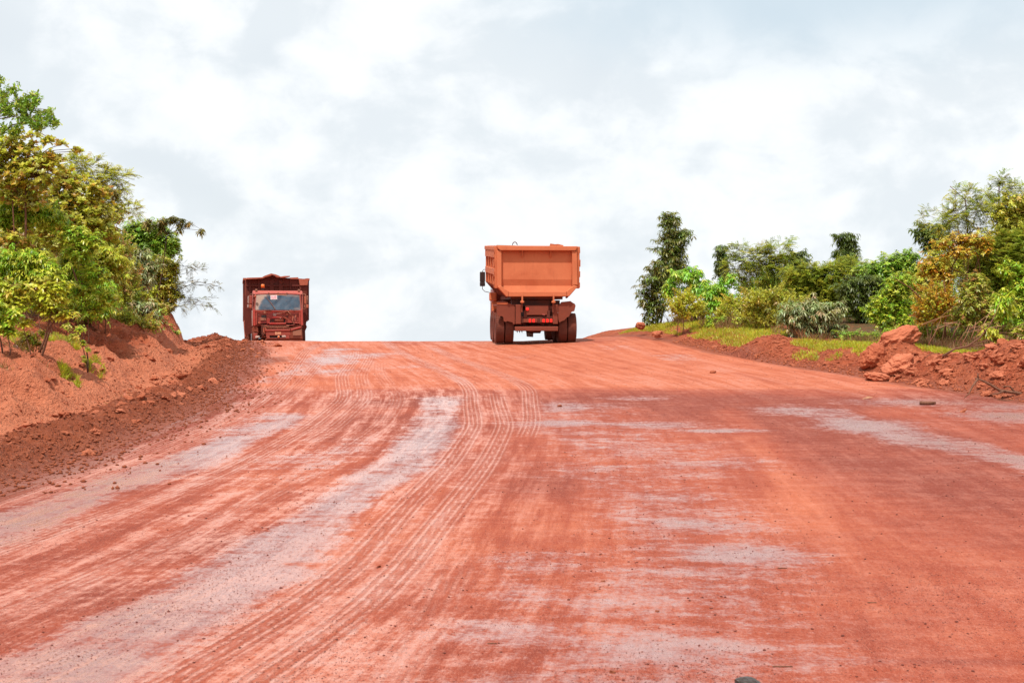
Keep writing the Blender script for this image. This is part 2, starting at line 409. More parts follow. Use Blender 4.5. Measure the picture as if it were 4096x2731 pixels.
def mat_bank():
    m = MN('laterite_bank'); p = m.pos(); veg = m.attr('veg'); mud = m.attr('mud'); pale = m.attr('pale'); wet = m.attr('wet')
    nb = m.noise(.7, 5, .6, p); nm = m.noise(3.2, 6, .65, p, .4); nf = m.noise(17, 5, .7, p); fine = m.noise(70, 3, .7, p)
    v = m.voro(7, p); v2 = m.voro(19, p)
    col = m.mix(m.mapr(nb, .32, .68), (.40, .082, .033), (.54, .150, .066))
    col = m.mix(m.math('MULTIPLY', m.mapr(nm, .42, .66), .72), col, (.23, .046, .020))
    col = m.mix(m.math('MULTIPLY', pale, m.mapr(nm, .25, .6, .55, .95)), col, (.62, .205, .105))
    col = m.mix(m.math('MULTIPLY', mud, m.mapr(m.math('ADD', nb, m.math('MULTIPLY', nm, .3)), .45, .75, .95, .6)), col, (.23, .056, .022))
    col = m.mix(m.math('MULTIPLY', wet, .8), col, (.27, .09, .065))
    col = m.mix(m.mapr(v, .0, .5, .35, 0), col, (.58, .22, .13))
    col = m.mix(m.mapr(nf, .55, .8, 0, .55), col, (.16, .036, .02))
    col = m.mix(m.math('MULTIPLY', veg, m.mapr(nm, .3, .6, .5, 1)), col, m.mix(nf, (.05, .07, .02), (.16, .10, .05)))
    h = m.math('ADD', m.math('MULTIPLY', nm, .9), m.math('ADD', m.math('MULTIPLY', nf, .4), m.math('MULTIPLY', fine, .12)))
    h = m.math('ADD', h, m.math('ADD', m.math('MULTIPLY', m.mapr(v, 0, .5, 1, 0), .3), m.math('MULTIPLY', m.mapr(v2, 0, .5, 1, 0), .18)))
    return m.done(m.bsdf(col, m.mapr(wet, 0, 1, .9, .5), 0, .2, m.bump(h, 1.0, .2)))
def mat_rock():
    m = MN('laterite_rock'); p = m.coord(); inf = m.n('ShaderNodeObjectInfo'); rnd = inf.outputs['Random']
    nb = m.noise(2.5, 5, .6, p); nf = m.noise(14, 5, .7, p); v = m.voro(9, p)
    col = m.mix(rnd, (.42, .12, .055), (.54, .18, .095)); col = m.mix(m.mapr(nb, .35, .7, 0, .6), col, (.30, .07, .032))
    col = m.mix(m.mapr(nf, .55, .75, 0, .5), col, (.17, .04, .02))
    h = m.math('ADD', m.math('MULTIPLY', nb, .8), m.math('ADD', m.math('MULTIPLY', nf, .5), m.math('MULTIPLY', v, .3)))
    return m.done(m.bsdf(col, .9, 0, .2, m.bump(h, .8, .06)))
def mat_plain(name, col, rough=.8, spec=.3, var=.25, scale=12, bump=.3, metal=0.0):
    m = MN(name); p = m.coord(); n = m.noise(scale, 5, .65, p)
    c = m.mix(m.mapr(n, .3, .7), tuple(c * (1 - var) for c in col), tuple(min(1, c * (1 + var)) for c in col))
    return m.done(m.bsdf(c, rough, metal, spec, m.bump(n, bump, .02)))
MAT_ROAD = mat_road(); MAT_BANK = mat_bank(); MAT_ROCK = mat_rock()
MAT_PEBBLE = mat_plain('dark_pebble', (.16, .042, .028), .7, .3)
MAT_PLAIN = mat_plain('far_ground', (.10, .12, .04), .9, .2, .4, .05)

# ------------------------------------------------------------------ ground meshes
rows = list(np.concatenate([np.linspace(-40, 6, 24, endpoint=False)]))
y = 6.0
while y < 78: rows.append(y); y += max(.055, .0029 * y)
while y < 200: rows.append(y); y += max(.3, (y - 77) * .06)
rows = np.array(rows)
offL = list(np.arange(0, 9.0, .075)); o = 9.0; st_ = .09
while o < 75: offL.append(o); st_ *= 1.25; o += st_
offR = list(np.arange(0, 6.0, .075)); o = 6.0; st_ = .09
while o < 75: offR.append(o); st_ *= 1.25; o += st_
NROAD = 380
def grid(name, XX, YY, mat, attrs_fn):
    Z, s, r, sq = ground_parts(XX, YY)
    V = np.stack([XX, YY, Z], -1).reshape(-1, 3)
    nr, nc = XX.shape
    i = np.arange(nr - 1)[:, None] * nc + np.arange(nc - 1)[None, :]
    Q = np.stack([i, i + 1, i + nc + 1, i + nc], -1).reshape(-1, 4)
    ob = mesh_np(name, V, Q.ravel(), np.full(len(Q), 4), mat, None, True, {k: (a.ravel() if a.ndim == 2 else a.reshape(-1, 3)) for k, a in attrs_fn(XX, YY, s, r, sq).items()})
    tag(ob, kind='structure'); return ob

TRACKS = [  # centre lines (Y, X) and strength
    ([(6, -2.9), (10, -2.30), (12, -1.90), (14.3, -1.60), (19.2, -1.33), (24, -1.0), (30, -.75), (34.5, -.95), (38, -1.05), (41, -1.3), (45, -2.2), (50, -3.4), (56, -4.5), (64, -5.5)], 1.0, 5, 66),
    ([(6, -2.2), (10, -1.72), (12, -1.30), (14.3, -1.08), (19.2, -.74), (24, -.40), (30, -.12), (34.5, -.30), (38, -.4), (41, -.7)], 1.0, 5, 39),
    ([(24, -.05), (28, .28), (31, .42), (34.5, .42), (38, .45), (40, .35), (43, -.2), (50, -2.0), (60, -3.6)], .9, 27, 58),
    ([(6, -1.1), (10, -.80), (13, -.62), (17, -.5), (20, -.45)], .45, 5, 17),
    ([(6, -1.5), (10, -1.12), (13, -.95), (15, -.88)], .35, 5, 13),
    ([(8, -7.0), (12, -6.0), (15.7, -5.35), (21.9, -4.4), (30, -4.0), (36, -4.0), (43, -4.9), (50, -5.2), (60, -6.2)], .75, 10, 55),
    ([(22, -3.9), (30, -3.5), (36, -3.5), (43, -4.35), (50, -4.7), (60, -5.6)], .6, 26, 54),
    ([(54, -7.4), (45, -6.6), (38.5, -6.1), (33.5, -5.85), (28.3, -6.2), (24, -6.5), (20, -6.7), (10, -7.0)][::-1], .8, 12, 60),
    ([(54, -6.6), (45, -6.0), (38.5, -5.6), (33.5, -5.35), (28.3, -5.75), (24, -6.0), (20, -6.2), (10, -6.5)][::-1], .6, 18, 60),
    ([(8, -4.9), (12, -4.2), (16, -3.7), (22, -3.1), (30, -2.6), (36, -2.7), (44, -3.9), (52, -4.6)], .45, 9, 50),
    ([(8, -3.9), (12, -3.1), (16, -2.6), (20, -2.2)], .35, 8, 19),
    ([(10, -6.6), (14, -6.0), (20, -5.2), (26, -4.75), (32, -4.6)], .4, 11, 31),
    ([(22, 6.2), (30, 6.8), (38, 5.9), (46, 4.2), (56, 2.6), (64, 1.2)], .35, 30, 62),
    ([(30, 9.5), (36, 8.7), (42, 6.9), (50, 4.9), (60, 3.2)], .4, 32, 60),
]
WETS = [  # (x, y, rx, ry, amount)
    (-3.3, 24, .9, 2, .6), (-2.9, 26, .5, 1.6, .6),
    # upper slope
    (-5.9, 49, 1.0, 2.6, 1.0), (-4.9, 51, 1.0, 2.0, .8), (-5.3, 44.5, 1.0, 1.5, .7), (-2.6, 46, 1.0, 1.4, .5), (.2, 50, .6, 1, .5), (3.6, 54, .7, 1.5, .5), (5.5, 50, .7, 1.8, .6),
    # right half
    (1.2, 34, .7, 1.3, .9), (.9, 30.5, 1.0, .9, 1.1), (2.6, 30, 1.3, .7, .9), (4.0, 29, .9, .35, 1.0), (2.0, 26, 1.6, 1.8, .65), (3.0, 24, 1.4, 1.5, .6), (1.2, 23, 1.0, 1.5, .55), (1.9, 20, 1.2, 1.4, .55),
    (2.2, 17.5, .9, 1.0, .75), (2.4, 15.4, .75, .8, 1.05), (1.7, 14.4, 1.1, .7, .75), (.35, 15, .6, .8, .6), (1.3, 12.6, 1.3, 1.2, .6), (1.2, 10.9, 1.1, .9, .9), (-.1, 11.6, .6, .7, .7), (.6, 9.6, 1.4, 1, .8), (2.6, 10.0, .5, .3, .5), (.1, 13.2, .5, 1, .6),
    (7.1, 30, 1.0, 1.6, 1.1), (7.6, 27, .8, 1.4, .9), (6.3, 33, 1.0, 1.4, .8), (8.2, 24.5, 1.0, 1.0, .5), (10.8, 31.8, 1.5, 1.5, 1.0), (9.3, 35, 1.6, 1.0, .8), (11.3, 34, 1.2, .8, .7), (8.5, 22, 1.0, .8, .5), (9.5, 17, 2, .6, .4),
    (2.9, 36, 1.2, .8, .5),
]
FLOWC = curve([(6, -2.6), (10, -2.0), (14.3, -1.34), (19.2, -1.03), (24, -.7), (30, -.43), (34.5, -.6), (38, -.75), (41, -1.1), (45, -2.0), (50, -3.2), (56, -4.4), (64, -5.6)], 1.2)
def road_attrs(X, Y, s, r, sq):
    trk = np.full(X.shape, 2.0); trs = np.zeros(X.shape)
    for pts, k, ya, yb in TRACKS:
        p = np.array(pts); c = curve([tuple(q) for q in pts], 1.0)(Y)
        sl = np.gradient(curve([tuple(q) for q in pts], 1.0)(rows), rows); cs = 1 / np.sqrt(1 + np.interp(Y, rows, sl) ** 2)
        d = (X - c) * cs
        d = d + .012 * (fbm(Y * .8, X * 0 + 3, 2, 71) - .5)
        st = k * sst(Y, ya, ya + 1.5) * (1 - sst(Y, yb - 4, yb))
        st = st * (0.55 + .9 * fbm(X * .5, Y * .35, 3, 73))
        better = (np.abs(d) < np.abs(trk)) & (st > .02)
        trk = np.where(better, d, trk); trs = np.where(better, st, trs)
    wet = np.zeros(X.shape)
    for (x, yy, rx, ry, a) in WETS:
        wet = np.maximum(wet, a * np.exp(-(((X - x) / rx) ** 2 + ((Y - yy) / ry) ** 2) * .8))
    for pts, wd, k in [([(8, -3.5), (10.8, -3.05), (13, -2.62), (16.7, -2.36), (21, -2.05), (25.7, -1.6), (30, -1.6), (34.5, -1.62), (37, -1.75)], .42, .95),
                       ([(14, -6.4), (17, -5.9), (21.2, -5.65), (24.5, -5.15), (29, -5.05), (33, -4.9)], .5, .95), ([(40, -6.9), (45, -6.2), (52, -6.6)], .35, .6),
                       ([(46, -5.6), (50, -5.7), (56, -6.3)], .6, .8), ([(20, 2.1), (26, 1.9), (32, 1.5), (36, 1.2)], 1.0, .45), ([(9, 1.0), (14, 1.7), (20, 2.1)], .9, .5),
                       ([(22, 8.4), (27, 7.7), (31, 7.0), (35, 6.2)], .6, .8)]:
        q_ = X - curve(pts, 1.2)(Y); en = sst(Y, pts[0][0] - .5, pts[0][0] + 1.5) * (1 - sst(Y, pts[-1][0] - 1.5, pts[-1][0] + .5))
        wet = np.maximum(wet, k * en * np.exp(-(q_ / (wd * (.75 + 1.3 * fbm(Y * .45, X * 0 + wd * 9, 3, 131)))) ** 4) * (.55 + .75 * fbm(X * .9, Y * .45, 3, 133)))
    tone = .5 + .9 * (fbm(X * .35, Y * .12, 3, 77) - .5)
    tone += .32 * np.exp(-((X - np.interp(Y, [15, 19.8, 24.7, 31, 36], [3.4, 3.8, 4.25, 4.7, 4.9])) / .35) ** 2) * sst(Y, 16, 20) * (1 - sst(Y, 33, 37))
    tone += .75 * sst(Y, 37.5, 40) * (1 - .4 * sst(Y, 52, 60)) - .6 * np.exp(-((Y - 35.3) / 1.8) ** 2) * sst(X, -.5, 1.5)
    tone -= .35 * np.exp(-((X - 6.5) / 2.6) ** 2) * (1 - sst(Y, 33, 38)) * sst(Y, 15, 22)
    tone -= .5 * np.exp(-((s + .2) / .6) ** 2)
    # dark damp dabs
    for (x, yy, rx, ry) in [(-3.2, 16.2, .5, 1.2), (-2.6, 19.5, .4, 1.2), (-3.6, 13.2, .5, .8), (-4.2, 11, .6, .5), (-3.4, 35, 1.5, .9), (-1.0, 36, 1.2, .6), (.5, 21, .5, 1.5), (3.1, 10.7, .8, .12)]:
        tone -= .38 * np.exp(-(((X - x) / rx) ** 2 + ((Y - yy) / ry) ** 2))
    sheen_film = np.clip(sst(-X, -1.2, 1.2) * 1.0, 0, 1) * (1 - .35 * sst(Y, 36, 42)) * (1 - sst(-s, 0, .0001) * 0)  # left half paler: its damp sheen is carried by the colour
    sheen_film = sheen_film * np.clip(.5 + 1.3 * fbm(X * .3, Y * .15, 3, 81), 0, 1.25)
    sheen_film = np.maximum(sheen_film, .55 * np.exp(-((Y - 41) / 4.5) ** 2)) 
    sheen_film = np.maximum(sheen_film, .75 * sst(X, 7.5, 10) * np.exp(-((Y - 37) / 5) ** 2))
    sheen_film = np.maximum(sheen_film, .5 * np.exp(-(((X - 6.2) / 1.2) ** 2 + ((Y - 45) / 4) ** 2)))
    sheen_film = np.maximum(sheen_film, .30)
    sheen_film = np.maximum(sheen_film, 1.0 * np.exp(-(trk / .42) ** 2) * np.clip(trs, 0, 1))
    sheen_film = sheen_film * (1 - .0 * r)
    wob = .5 * (fbm(X * .8, Y * .5, 3, 111) - .5)
    mudr = np.maximum(1 - sst(-s + wob * (1 + 2 * sst(Y, 40, 48)), .0, .9 + 1.3 * sst(Y, 42, 50)), .8 * (1 - sst(-r + wob, 0, .7)))
    mudr = np.maximum(mudr, .55 * np.exp(-(((X - 11.8) / 2.2) ** 2 + ((Y - 35.6) / 1.6) ** 2)))
    return {'wet': wet, 'tone': np.clip(tone, 0, 1), 'trk': np.abs(trk), 'trs': np.clip(trs, 0, 1), 'sheen_film': sheen_film, 'mud': np.clip(mudr, 0, 1), 'lw': 1 - .55 * sst(X, -.3, 2.0) * (1 - sst(Y, 38, 42)), 'flow': np.stack([X - FLOWC(Y) + 20, Y, 0 * X], -1)}
def bank_attrs(X, Y, s, r, sq):
    mw = np.interp(Y, [0, 30, 34, 38, 41, 45, 55, 70], [2.4, 2.3, 1.8, 1.3, 1.4, 1.1, 1.1, 1.2])
    mudL = sst(s, -.1, .5) * (1 - sst(s + 1.2 * (fbm(X * .9, Y * .7, 3, 90) - .5) + .7 * (billow(X * 2.4, Y * 2, 3, 92) - .5), mw, mw + .3)) * (1 - .45 * sst(Y, 46, 60))
    mudR = (1 - sst(r, .25, .9)) * (r > 0) * .35
    pale = np.where(s > 0, sst(s, mw - .3, mw + .4) * (1 - sst(sq, .5, 1.2)), 0) * (.7 + .3 * (1 - sst(Y, 46, 56)))
    pale = pale + np.where(s > 0, sst(sq, .3, .8) * (1 - sst(Y, 37, 41)) * .7, 0)
    wet = np.exp(-((s - .1) / .35) ** 2) * .5 + np.exp(-((r - .1) / .3) ** 2) * .5
    veg = np.maximum(sst(sq, 2.6, 4.5), sst(r, 3.6, 5.5))
    return {'veg': veg, 'mud': np.clip(mudL + mudR, 0, 1), 'pale': np.clip(pale, 0, 1), 'wet': wet}
RY = rows[:, None]
fr = np.linspace(0, 1, NROAD)[None, :]
grid('dirt_road', XL(RY) * (1 - fr) + XR(RY) * fr, RY + 0 * fr, MAT_ROAD, road_attrs)
oL = np.array(offL)[::-1][None, :]; oR = np.array(offR)[None, :]
grid('roadside_bank', XL(RY) - oL, RY + 0 * oL, MAT_BANK, bank_attrs)
grid('roadside_bank', XR(RY) + oR, RY + 0 * oR, MAT_BANK, bank_attrs)
pl = MB().add([(-6000, -6000, -20), (6000, -6000, -20), (6000, 6000, -20), (-6000, 6000, -20)], [(0, 1, 2, 3)]).build('ground', MAT_PLAIN)
tag(pl, kind='structure')
# ------------------------------------------------------------------ truck materials
def mat_dusty(name, base, dust, amount=.6, rough=.75, scale=1.6, spec=.3, grime=(.12, .03, .018)):
    m = MN(name); p = m.coord(); g = m.n('ShaderNodeNewGeometry')
    sep = m.n('ShaderNodeSeparateXYZ'); m.l(g.outputs['Normal'], sep.inputs[0])
    n1 = m.noise(scale, 5, .62, p, .3); n2 = m.noise(scale * 7, 5, .7, p); st = m.noise(4, 4, .6, m.mapping(p, (2.2, 2.2, .35)))
    f = m.math('ADD', m.mapr(n1, .25, .75, amount - .3, amount + .3), m.math('MULTIPLY', m.math('SUBTRACT', n2, .5), .35))
    f = m.math('ADD', f, m.math('MULTIPLY', sep.outputs[2], .25))
    blot = m.mapr(m.noise(.9, 4, .55, m.mapping(p, (1, 1, 1), (4.3, 1.7, 2.2)), .6), .52, .72, 0, .38, True)
    f = m.math('SUBTRACT', f, blot)
    col = m.mix(f, base, dust)
    col = m.mix(m.mapr(st, .55, .85, 0, .22), col, grime)
    col = m.mix(m.mapr(n2, .6, .8, 0, .3), col, tuple(min(1, c * 1.35) for c in dust))
    r = m.mapr(f, 0, 1, rough - .25, .92)
    return m.done(m.bsdf(col, r, 0, spec, m.bump(n2, .25, .012)))
def mat_cloth(): pass
ORANGE_DUST = (.58, .178, .078)
M_BODY = mat_dusty('dusted_dump_body', (.46, .112, .042), ORANGE_DUST, .68, .85, 1.1)
M_BODY_DK = mat_dusty('shade_dark_mud_steel', (.15, .034, .018), (.235, .054, .027), .5, .9, 2.5)  # same mud as the body, underside shade put into the colour
M_CHASSIS = mat_dusty('shaded_muddy_chassis', (.045, .016, .012), (.17, .04, .022), .5, .9, 3.0)  # muddy steel, colour lowered to hold the shade under the trucks
M_TYRE = mat_dusty('shaded_muddy_tyre', (.05, .02, .016), (.215, .052, .027), .55, .92, 3.0)  # muddy rubber, darkened in colour for the shade around the wheels
M_REDPAINT = mat_dusty('red_cab_paint', (.27, .018, .012), (.30, .085, .05), .42, .5, 2.2, .5)
M_REDCLEAN = mat_dusty('red_bumper_paint', (.38, .024, .016), (.36, .09, .052), .3, .42, 2.2, .6)
M_RUSTDK = mat_dusty('dark_red_dump_steel', (.085, .012, .008), (.17, .034, .018), .4, .8, 1.8, .3)
M_RUSTLT = mat_dusty('dusty_rim_steel', (.27, .052, .03), (.42, .12, .065), .6, .85, 2)
M_DUSTPLASTIC = mat_dusty('dusty_plastic', (.10, .06, .045), (.37, .15, .09), .7, .8, 4)
M_BLACK = mat_dusty('black_plastic', (.018, .016, .016), (.12, .05, .035), .22, .6, 3, .4)
M_CREAM = mat_dusty('cream_strip', (.6, .5, .44), (.45, .2, .13), .3, .6, 4)
def mat_glass_front():
    m = MN('dusty_windscreen'); p = m.coord()
    n = m.noise(3, 5, .6, p, .5); n2 = m.noise(1.5, 4, .5, p, 1.2)
    dust = m.attr('dust')
    f = m.math('ADD', dust, m.mapr(n, .45, .8, 0, .22))
    col = m.mix(m.mapr(n2, .35, .7), (.018, .035, .06), (.07, .11, .15))
    col = m.mix(f, col, (.30, .185, .13))
    return m.done(m.bsdf(col, m.mapr(f, 0, 1, .07, .6), 0, .6))
M_GLASS = mat_glass_front()
def simple(name, col, rough=.4, metal=0, spec=.5, emis=None, es=0):
    m = MN(name); p = m.coord(); n = m.noise(20, 4, .6, p)
    c = m.mix(m.mapr(n, .35, .7, 0, .4), col, tuple(c * .6 + .06 * q for c, q in zip(col, (1, .4, .3))))
    return m.done(m.bsdf(c, rough, metal, spec, None, None, emis, es))
M_GLASSDK = simple('dark_side_glass', (.03, .035, .04), .08)
M_MIRROR = simple('mirror_glass', (.05, .04, .04), .12, .3)
M_REDLED = simple('lit_red_lamp', (.5, .01, .01), .5, 0, .1, (1.0, .018, .012), 1.3)
M_REDLED2 = simple('lit_red_lens', (.5, .02, .02), .5, 0, .1, (1.0, .03, .02), 1.1)
M_AMBER = simple('amber_lens', (.8, .17, .02), .3)
M_LAMP = simple('dusty_lamp_lens', (.50, .38, .32), .4)
M_PINK = simple('pink_sticker', (.55, .22, .24), .6)
M_WHITE = simple('sticker_white', (.75, .68, .67), .6)
M_PLATE = simple('tan_plate', (.66, .30, .17), .6)
M_INK = simple('plate_marks', (.22, .07, .03), .7)
M_GREY = mat_dusty('grey_flap', (.36, .28, .26), (.40, .20, .15), .3, .7, 4)

def tyre_mb(w, R, n=44):
    mb = MB(); h = w / 2
    mb.lathe([(-h * .8, R * .58), (-h, R * .70), (-h, R * .86), (-h * .86, R * .95), (-h * .5, R * .972), (0, R * .975), (h * .5, R * .972), (h * .86, R * .95), (h, R * .86), (h, R * .70), (h * .8, R * .58)], (0, 0, 0), 'x', 48)
    for k in range(n):          # shoulder lugs and centre blocks
        t = 2 * math.pi * k / n
        for (x0, x1, off, rr) in ((-h * .99, -h * .45, 0, .955), (h * .45, h * .99, .5, .955), (-h * .38, -h * .03, .25, .965), (h * .03, h * .38, .75, .965)):
            tt = t + off * 2 * math.pi / n; dt = 2 * math.pi / n * .30
            v = []
            for (r, xx0, xx1) in ((R * rr, x0, x1), (R * (1.0 if abs(x0 + x1) < h else .985), x0 * .97, x1 * .97)):
                for a in (tt - dt, tt + dt):
                    for xx in (xx0, xx1): v.append((xx, r * math.cos(a), r * math.sin(a)))
            mb.add(v, [(0, 1, 3, 2), (4, 5, 7, 6), (0, 1, 5, 4), (2, 3, 7, 6), (0, 2, 6, 4), (1, 3, 7, 5)])
    return mb
def wheel(parent, x, y, z, w, R, side, mt=None, front=False):
    g = MB(); g.lathe([(-w * .30, R * .05), (-w * .30, R * .57), (-w * .42, R * .60), (w * .42, R * .60), (w * .30, R * .57), (w * (.34 if front else -.05), R * .32), (w * (.42 if front else -.02), R * .16), (w * .44, R * .15), (w * .44, R * .04)] if side > 0 else
                     [(-w * .44, R * .04), (-w * .44, R * .15), (-w * (.42 if front else -.02), R * .16), (-w * (.34 if front else -.05), R * .32), (-w * .30, R * .57), (-w * .42, R * .60), (w * .42, R * .60), (w * .30, R * .57), (w * .30, R * .05)], (0, 0, 0), 'x', 28)
    for k in range(10):
        t = 2 * math.pi * k / 10; g.lathe([(w * .2 * side, .001), (w * .2 * side, .02), (w * .40 * side, .02), (w * .40 * side, .001)], (0, R * .25 * math.cos(t), R * .25 * math.sin(t)), 'x', 6)
    o = g.build('wheel', M_CHASSIS, parent); o.location = (x, y, z)
    t = tyre_mb(w, R).build('tyre', mt or M_TYRE, o)
    return o
def place(parent_rz, X0, Y0, Z0):
    """returns a function giving local (x, z) for a photo point (u, v) at local depth y"""
    sa, ca = math.sin(parent_rz), math.cos(parent_rz)
    def f(u, v, y):
        k = (u - 2048) / F        # world X = k * Y along the view ray;  X = X0 + ca x - sa y ; Y = Y0 + sa x + ca y
        x = (k * (Y0 + ca * y) - X0 + sa * y) / (ca - k * sa)
        Yw = Y0 + sa * x + ca * y
        return x, (1365.5 - v) * Yw / F - Z0
    return f

# ------------------------------------------------------------------ right truck: seen from behind
RT_RZ = math.radians(4.8); RT = (0.95, 57.35)
rz0 = G(RT[0], RT[1] + .7) - .015
truck = tag(empty('dump_truck', (RT[0], RT[1], rz0), RT_RZ), 'orange dust-covered dump truck driving away over the crest, its clean tailgate towards us', 'dump truck')
truck.rotation_euler = (math.radians(1.4), 0, RT_RZ)
Pz = lambda zx, zy: ((zx - 867) / 344, (1432 - zy) / 344)
def pbox(mb, x0, y0_, x1, y1_, ya, yb):
    a = Pz(x0, y0_); b = Pz(x1, y1_); return mb.box(a[0], b[0], ya, yb, a[1], b[1])
BL = 5.5
# body: hexagonal tub
zt = 3.70; hw = 1.53
def hexout(w, top, ch, bot, zc): return [(-w, top), (-w, zc), (-w + ch, bot), (w - ch, bot), (w, zc), (w, top)]
body = MB()
th = .05
outer = [(-hw, 3.62), (-hw, 2.22), (-1.13, 1.83), (1.13, 1.83), (hw, 2.22), (hw, 3.62)]
inner = [(-hw + th, 3.62), (-hw + th, 2.24), (-1.11, 1.88), (1.11, 1.88), (hw - th, 2.24), (hw - th, 3.62)]
for i in range(5):
    body.prism([outer[i], outer[i + 1], inner[i + 1], inner[i]], .02, BL, 'y')
dump = body.build('dump_body', M_BODY, truck)
fw = MB(); fw.prism([(-hw, 3.72), (-hw, 2.22), (-1.13, 1.83), (1.13, 1.83), (hw, 2.22), (hw, 3.72)], BL, BL + .08)
fw.build('front_wall', M_BODY, dump)
for sx in (-1, 1):
    t_ = MB(); t_.box(sx * (hw - .03), sx * (hw + .12), 0.0, BL + .1, 3.56, 3.71); t_.build('top_rail', M_BODY, dump, bevel=.015)
    t_ = MB(); t_.box(sx * (hw + .001), sx * (hw + .10), .35, BL, 3.28, 3.56); t_.build('upper_side_beam', M_BODY, dump, bevel=.012)
    t_ = MB(); t_.box(sx * (hw + .001), sx * (hw + .09), .0, BL, 2.62, 2.86); t_.build('side_beam', M_BODY, dump, bevel=.012)
    for yy in (.05, 1.3, 2.6, 3.9, BL - .22):
        t_ = MB(); t_.box(sx * (hw + .002), sx * (hw + .075), yy, yy + .17, 2.22, 3.555); t_.build('side_rib', M_BODY, dump, bevel=.01)
        t_ = MB(); t_.prism([(sx * (hw + .075), 2.218), (sx * hw, 2.218), (sx * 1.13, 1.828), (sx * 1.13, 1.74), (sx * 1.17, 1.74)], yy, yy + .17); t_.build('lower_rib', M_BODY_DK, dump)
    # rear corner post
    t_ = MB(); a = .02
    t_.box(sx * (hw - .04), sx * (hw + .10), -.06, .02 - .004, 2.12, 3.72); t_.build('corner_post', M_BODY, dump, bevel=.012)
    for (za, zb, xo) in ((3.47, 3.60, .13), (2.95, 3.22, .16), (2.55, 2.78, .15), (2.15, 2.35, .14)):
        t_ = MB(); t_.box(sx * (hw + .101), sx * (hw + .05 + xo * .5), -.09, .09, za, zb); t_.build('hinge_plate', M_BODY, dump, bevel=.01)
# tailgate
tg = MB()
a0, a1 = Pz(395, 210), Pz(1325, 285)
prof = [(Pz(0, 205)[1], .10), (Pz(0, 285)[1], .075), (Pz(0, 350)[1], .055), (Pz(0, 585)[1], .045), (Pz(0, 668)[1], .095), (Pz(0, 745)[1], .03)]
for i in range(len(prof) - 1):
    (z0, y0), (z1, y1) = prof[i], prof[i + 1]
    tg.add([(a0[0], y0 - .06, z0), (a1[0], y0 - .06, z0), (a1[0], y1 - .06, z1), (a0[0], y1 - .06, z1)], [(0, 1, 2, 3)])
hexp = [Pz(330, 150), Pz(1400, 150), Pz(1400, 690), Pz(1278, 812), Pz(468, 812), Pz(335, 690)]
tg.prism(hexp, .045, .1, 'y')
tail = tg.build('tailgate', M_BODY, truck)
def bar(pts, y0=-.17, y1=.04, name='tailgate_frame', mat=M_BODY):
    b = MB(); b.prism([Pz(*q) for q in pts], y0, y1); return b.build(name, mat, tail, bevel=.02)
bar([(330, 150), (1395, 150), (1375, 200), (1360, 208), (378, 210), (345, 185)], -.21, .04)
bar([(335, 212), (395, 212), (397, 680), (400, 700), (340, 676)], -.16)
bar([(1322, 210), (1388, 210), (1400, 660), (1352, 655), (1330, 672)], -.16)
bar([(338, 680), (385, 672), (490, 742), (484, 812), (458, 812)], -.20)
bar([(1352, 657), (1398, 680), (1285, 808), (1258, 806), (1250, 740)], -.20)
bar([(490, 744), (1248, 742), (1256, 808), (486, 813)], -.185)
for xx in (668, 1045):
    b = MB(); p0 = Pz(xx - 5, 206); p1 = Pz(xx + 5, 302)
    b.prism([(-.16, p0[1]), (0.02, p0[1]), (0.0, p1[1]), (-.04, p1[1])], p0[0], p1[0], 'x'); b.build('gusset', M_BODY, tail)
# hoist ring and torn plates at the front top
b = MB(); cx = Pz(745, 0)[0] * 1.08
b.tube([(cx + .10 * math.cos(t), BL + .03, 3.74 + .13 * math.sin(t)) for t in [math.pi * k / 10 for k in range(11)]], .018, 6); b.build('lifting_ring', M_CHASSIS, dump, True)
b = MB(); b.prism([(1.02, 3.70), (1.05, 3.82), (1.25, 3.79), (1.38, 3.80), (1.60, 3.75), (1.6, 3.70)], BL - .5, BL - .46); b.build('bent_plate', M_BODY, dump)
b = MB(); b.prism([(-1.5, 3.72), (-1.48, 3.76), (-.75, 3.745), (-.74, 3.72)], .9, 1.0); b.build('bent_plate', M_BODY, dump)
TILT = math.radians(2.5); dump.rotation_euler = (TILT, 0, 0); dump.location = (0, 2.9 * math.sin(TILT), 2.9 * (1 - math.cos(TILT)))
# under-body frame and chassis
b = MB(); b.box(-1.0, 1.0, .1, BL, 1.70, 1.825); b.build('sub_frame', M_CHASSIS, truck)
for sx in (-1, 1):
    b = MB(); b.box(sx * .38, sx * .50, -.02, 8.3, .98, 1.28); b.build('chassis_rail', M_CHASSIS, truck, bevel=.01)
    b = MB(); b.box(sx * .52, sx * .64, .25, 5.4, 1.45, 1.69); b.build('body_beam', M_CHASSIS, truck)
b = MB(); pbox(b, 575, 1203, 1147, 1262, -.10, .06); b.build('lower_crossbar', M_BODY_DK, truck, bevel=.02, jitter=.006)
b = MB(); pbox(b, 540, 858, 1180, 935, .25, .5); b.build('rear_crossmember', M_CHASSIS, truck)
for (x0, x1) in ((584, 655), (1076, 1142)):
    b = MB(); pbox(b, x0, 915, x1, 1172, -.06, .10); b.build('hanger_post', M_BODY_DK, truck, bevel=.02)
    b = MB(); pbox(b, x0 - 25 if x0 < 800 else x0 + 20, 912, x1 + 24 if x0 < 800 else x1 + 20, 1020, .101, .2); b.build('hanger_bracket', M_BODY_DK, truck, bevel=.015)
b = MB(); q = [(712, 925), (1018, 925), (1022, 1035), (1012, 1052), (722, 1054), (712, 1040)]
b.prism([Pz(*k) for k in q], -.02, .03); plate = b.build('rear_plate', M_BODY_DK, truck, bevel=.015)
b = MB(); b.lathe([(-.05, .001), (-.05, .035), (-.03, .055), (0, .058), (0, .001)], (Pz(740, 0)[0], -.021, Pz(0, 974)[1]), 'y', 16); b.build('round_lamp', M_REDLED2, plate, True)
